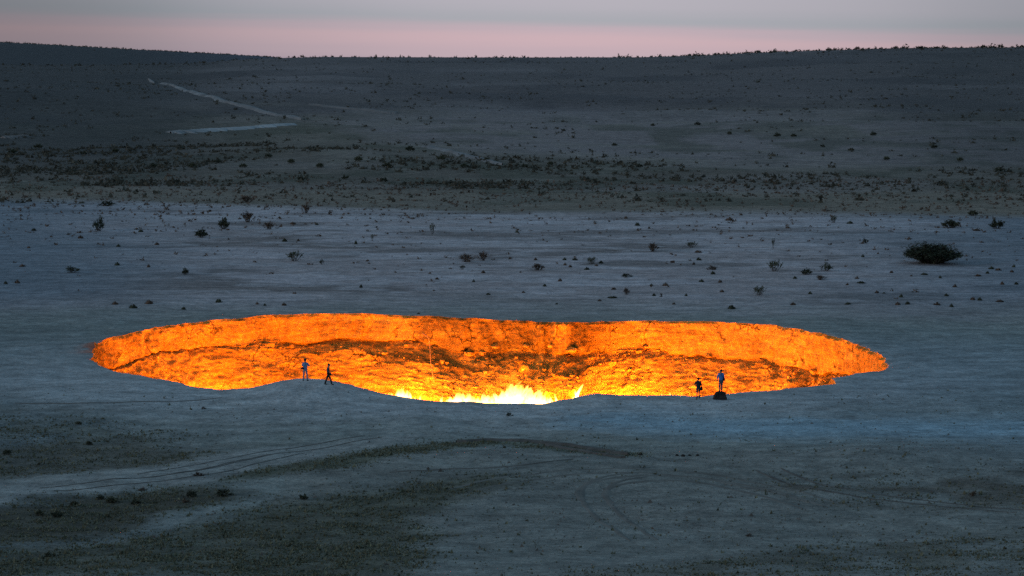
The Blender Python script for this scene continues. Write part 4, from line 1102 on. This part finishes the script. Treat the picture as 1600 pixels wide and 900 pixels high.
def bag(loc, rz, H, centre, size, shoulder, label, hip):
    import bmesh
    k = H / 1.75
    me = bpy.data.meshes.new('shoulder_bag'); bm = bmesh.new(); bmesh.ops.create_cube(bm, size=1)
    for v in bm.verts:
        v.co.x *= size[0] * (1.0 if v.co.z < 0 else .86); v.co.y *= size[1]; v.co.z *= size[2]
    bmesh.ops.bevel(bm, geom=bm.edges[:], offset=min(size) * .25, segments=2, affect='EDGES')
    bm.to_mesh(me); bm.free(); me.materials.append(F_BLACK)
    c = np.asarray(centre); R = np.array([[cos(rz), -sin(rz), 0], [sin(rz), cos(rz), 0], [0, 0, 1]])
    o = link('shoulder_bag', me, None, np.asarray(loc) + k * (R @ c), rz, k); tag(o, label, 'bag', 'bags carried by the visitors')
    mb = MB()
    f = np.array(shoulder) - c
    mb.tube([v3(-size[0] * .35, .02, size[2] * .4), (f + v3(-.06, .15, -.2) + v3(0, 0, 0)) * v3(.6, 1, 1), f + v3(0, .1, 0), f + v3(0, -.06, 0.02), (f + v3(.02, -.16, -.22)) * v3(.6, 1, 1), v3(size[0] * .35, -.02, size[2] * .4)], .013, 5, False)
    link('strap', mb.mesh('strap', F_BLACK), o)
    fl = bpy.data.meshes.new('flap'); bm = bmesh.new(); bmesh.ops.create_cube(bm, size=1)
    for v in bm.verts: v.co.x *= size[0] * .95; v.co.y = v.co.y * .012 + size[1] * .5 + .008; v.co.z = v.co.z * size[2] * .55 + size[2] * .18
    bm.to_mesh(fl); bm.free(); fl.materials.append(F_DARK); link('flap', fl, o)
    return o
# first visitor: light blue shirt, back to us, arms folded
g = ground_at(477, 595.3); rz1 = radians(-14)
J1 = pose(.17, 0, look=v3(.75, .8, 0)); J1['elbowL'], J1['wristL'] = v3(-.27, .08, 1.16), v3(.04, .22, 1.20); J1['elbowR'], J1['wristR'] = v3(.32, .06, 1.18), v3(.04, .25, 1.24)
person(g, rz1, 'person in light blue shirt and pale trousers standing on the rim mound, arms folded', 1.76, J1, F_BLUE, F_PALE, F_SHOE, cap=F_BLACK)
bag(g, rz1, 1.76, v3(-.19, -.15, 1.02), (.26, .12, .15), (.12, 0, 1.46), 'black waist bag on the hip of the person in light blue', -1)
# second visitor: walking right in dark clothes
g = ground_at(513, 601.2); rz2 = radians(-96)
J2 = pose(.10, .30, look=v3(0, 1, -.15), head=v3(0, .08, 1.60)); J2['elbowR'], J2['wristR'] = v3(.24, -.02, 1.14), v3(.20, .20, .98); J2['elbowL'], J2['wristL'] = v3(-.24, -.08, 1.14), v3(-.22, .06, .92)
person(g, rz2, 'person in dark clothes walking right along the rim mound, head bowed', 1.70, J2, F_DARK, F_BLACK, F_SHOE, sleeve=F_GREY, vest=True)
bag(g, rz2, 1.70, v3(.12, .20, .88), (.20, .14, .20), (-.1, 0, 1.46), 'black shoulder bag of the person walking in dark clothes', 1)
# third visitor: dark top, shorts, near the rock
g = ground_at(1091, 622.8); rz3 = radians(8)
J3 = pose(.115, .05); J3['elbowL'], J3['wristL'] = v3(-.30, .0, 1.16), v3(-.14, .2, 1.02); J3['elbowR'], J3['wristR'] = v3(.25, -.02, 1.12), v3(.27, .08, .9)
person(g, rz3, 'person in dark top and shorts standing on the rim left of the rock', 1.64, J3, F_DARK, F_RED, F_SHOE, shorts=True, collar=F_PALE)
bag(g, rz3, 1.64, v3(.25, -.06, .82), (.24, .15, .28), (-.1, 0, 1.46), 'black bag on the right hip of the person beside the rock', 1)
# rock pedestal
import bmesh
g = ground_at(1124.5, 624)
me = bpy.data.meshes.new('dark_rock'); bm = bmesh.new(); bmesh.ops.create_cube(bm, size=1)
for v in bm.verts:
    t = v.co.z + .5
    v.co.x = v.co.x * (1.06 * (1 - t) + .70 * t) + .08 * t; v.co.y *= .95 * (1 - t) + .6 * t; v.co.z = t * .62 - .05
bmesh.ops.bevel(bm, geom=bm.edges[:], offset=.05, segments=1, affect='EDGES')
bmesh.ops.subdivide_edges(bm, edges=bm.edges[:], cuts=3, use_grid_fill=True)
rr_ = np.random.default_rng(4)
for v in bm.verts:
    c = np.array(v.co); k = float(fbm(np.array(c[0] * 3.1 + c[2] * 2), np.array(c[1] * 3.1 - c[2] * 1.7), 3, 500))
    if c[2] < .5: v.co.x += .10 * k * np.sign(c[0]); v.co.y += .10 * k * np.sign(c[1])
    v.co.z += .03 * k if c[2] > .5 else 0
bm.to_mesh(me); bm.free(); me.materials.append(M['dark_rock'])
ro = link('dark_rock', me, None, g); tag(ro, 'dark block of rock at the crater edge with a person standing on it', 'rock')
# fourth visitor: on the rock
rz4 = radians(20); t4 = g + v3(.08, 0, .565)
J4 = pose(.085, 0, look=v3(-.5, .8, 0)); J4['elbowL'], J4['wristL'] = v3(-.26, .05, 1.14), v3(-.20, .2, .98); J4['elbowR'], J4['wristR'] = v3(.24, -.02, 1.13), v3(.24, .06, .9)
person(t4, rz4, 'person in blue shirt and slate trousers standing on the dark rock', 1.78, J4, F_BRIGHT, F_GREY, F_SHOE)
bag(t4, rz4, 1.78, v3(.23, -.08, .96), (.18, .13, .18), (-.1, 0, 1.46), 'dark bag on the hip of the person standing on the rock', 1)
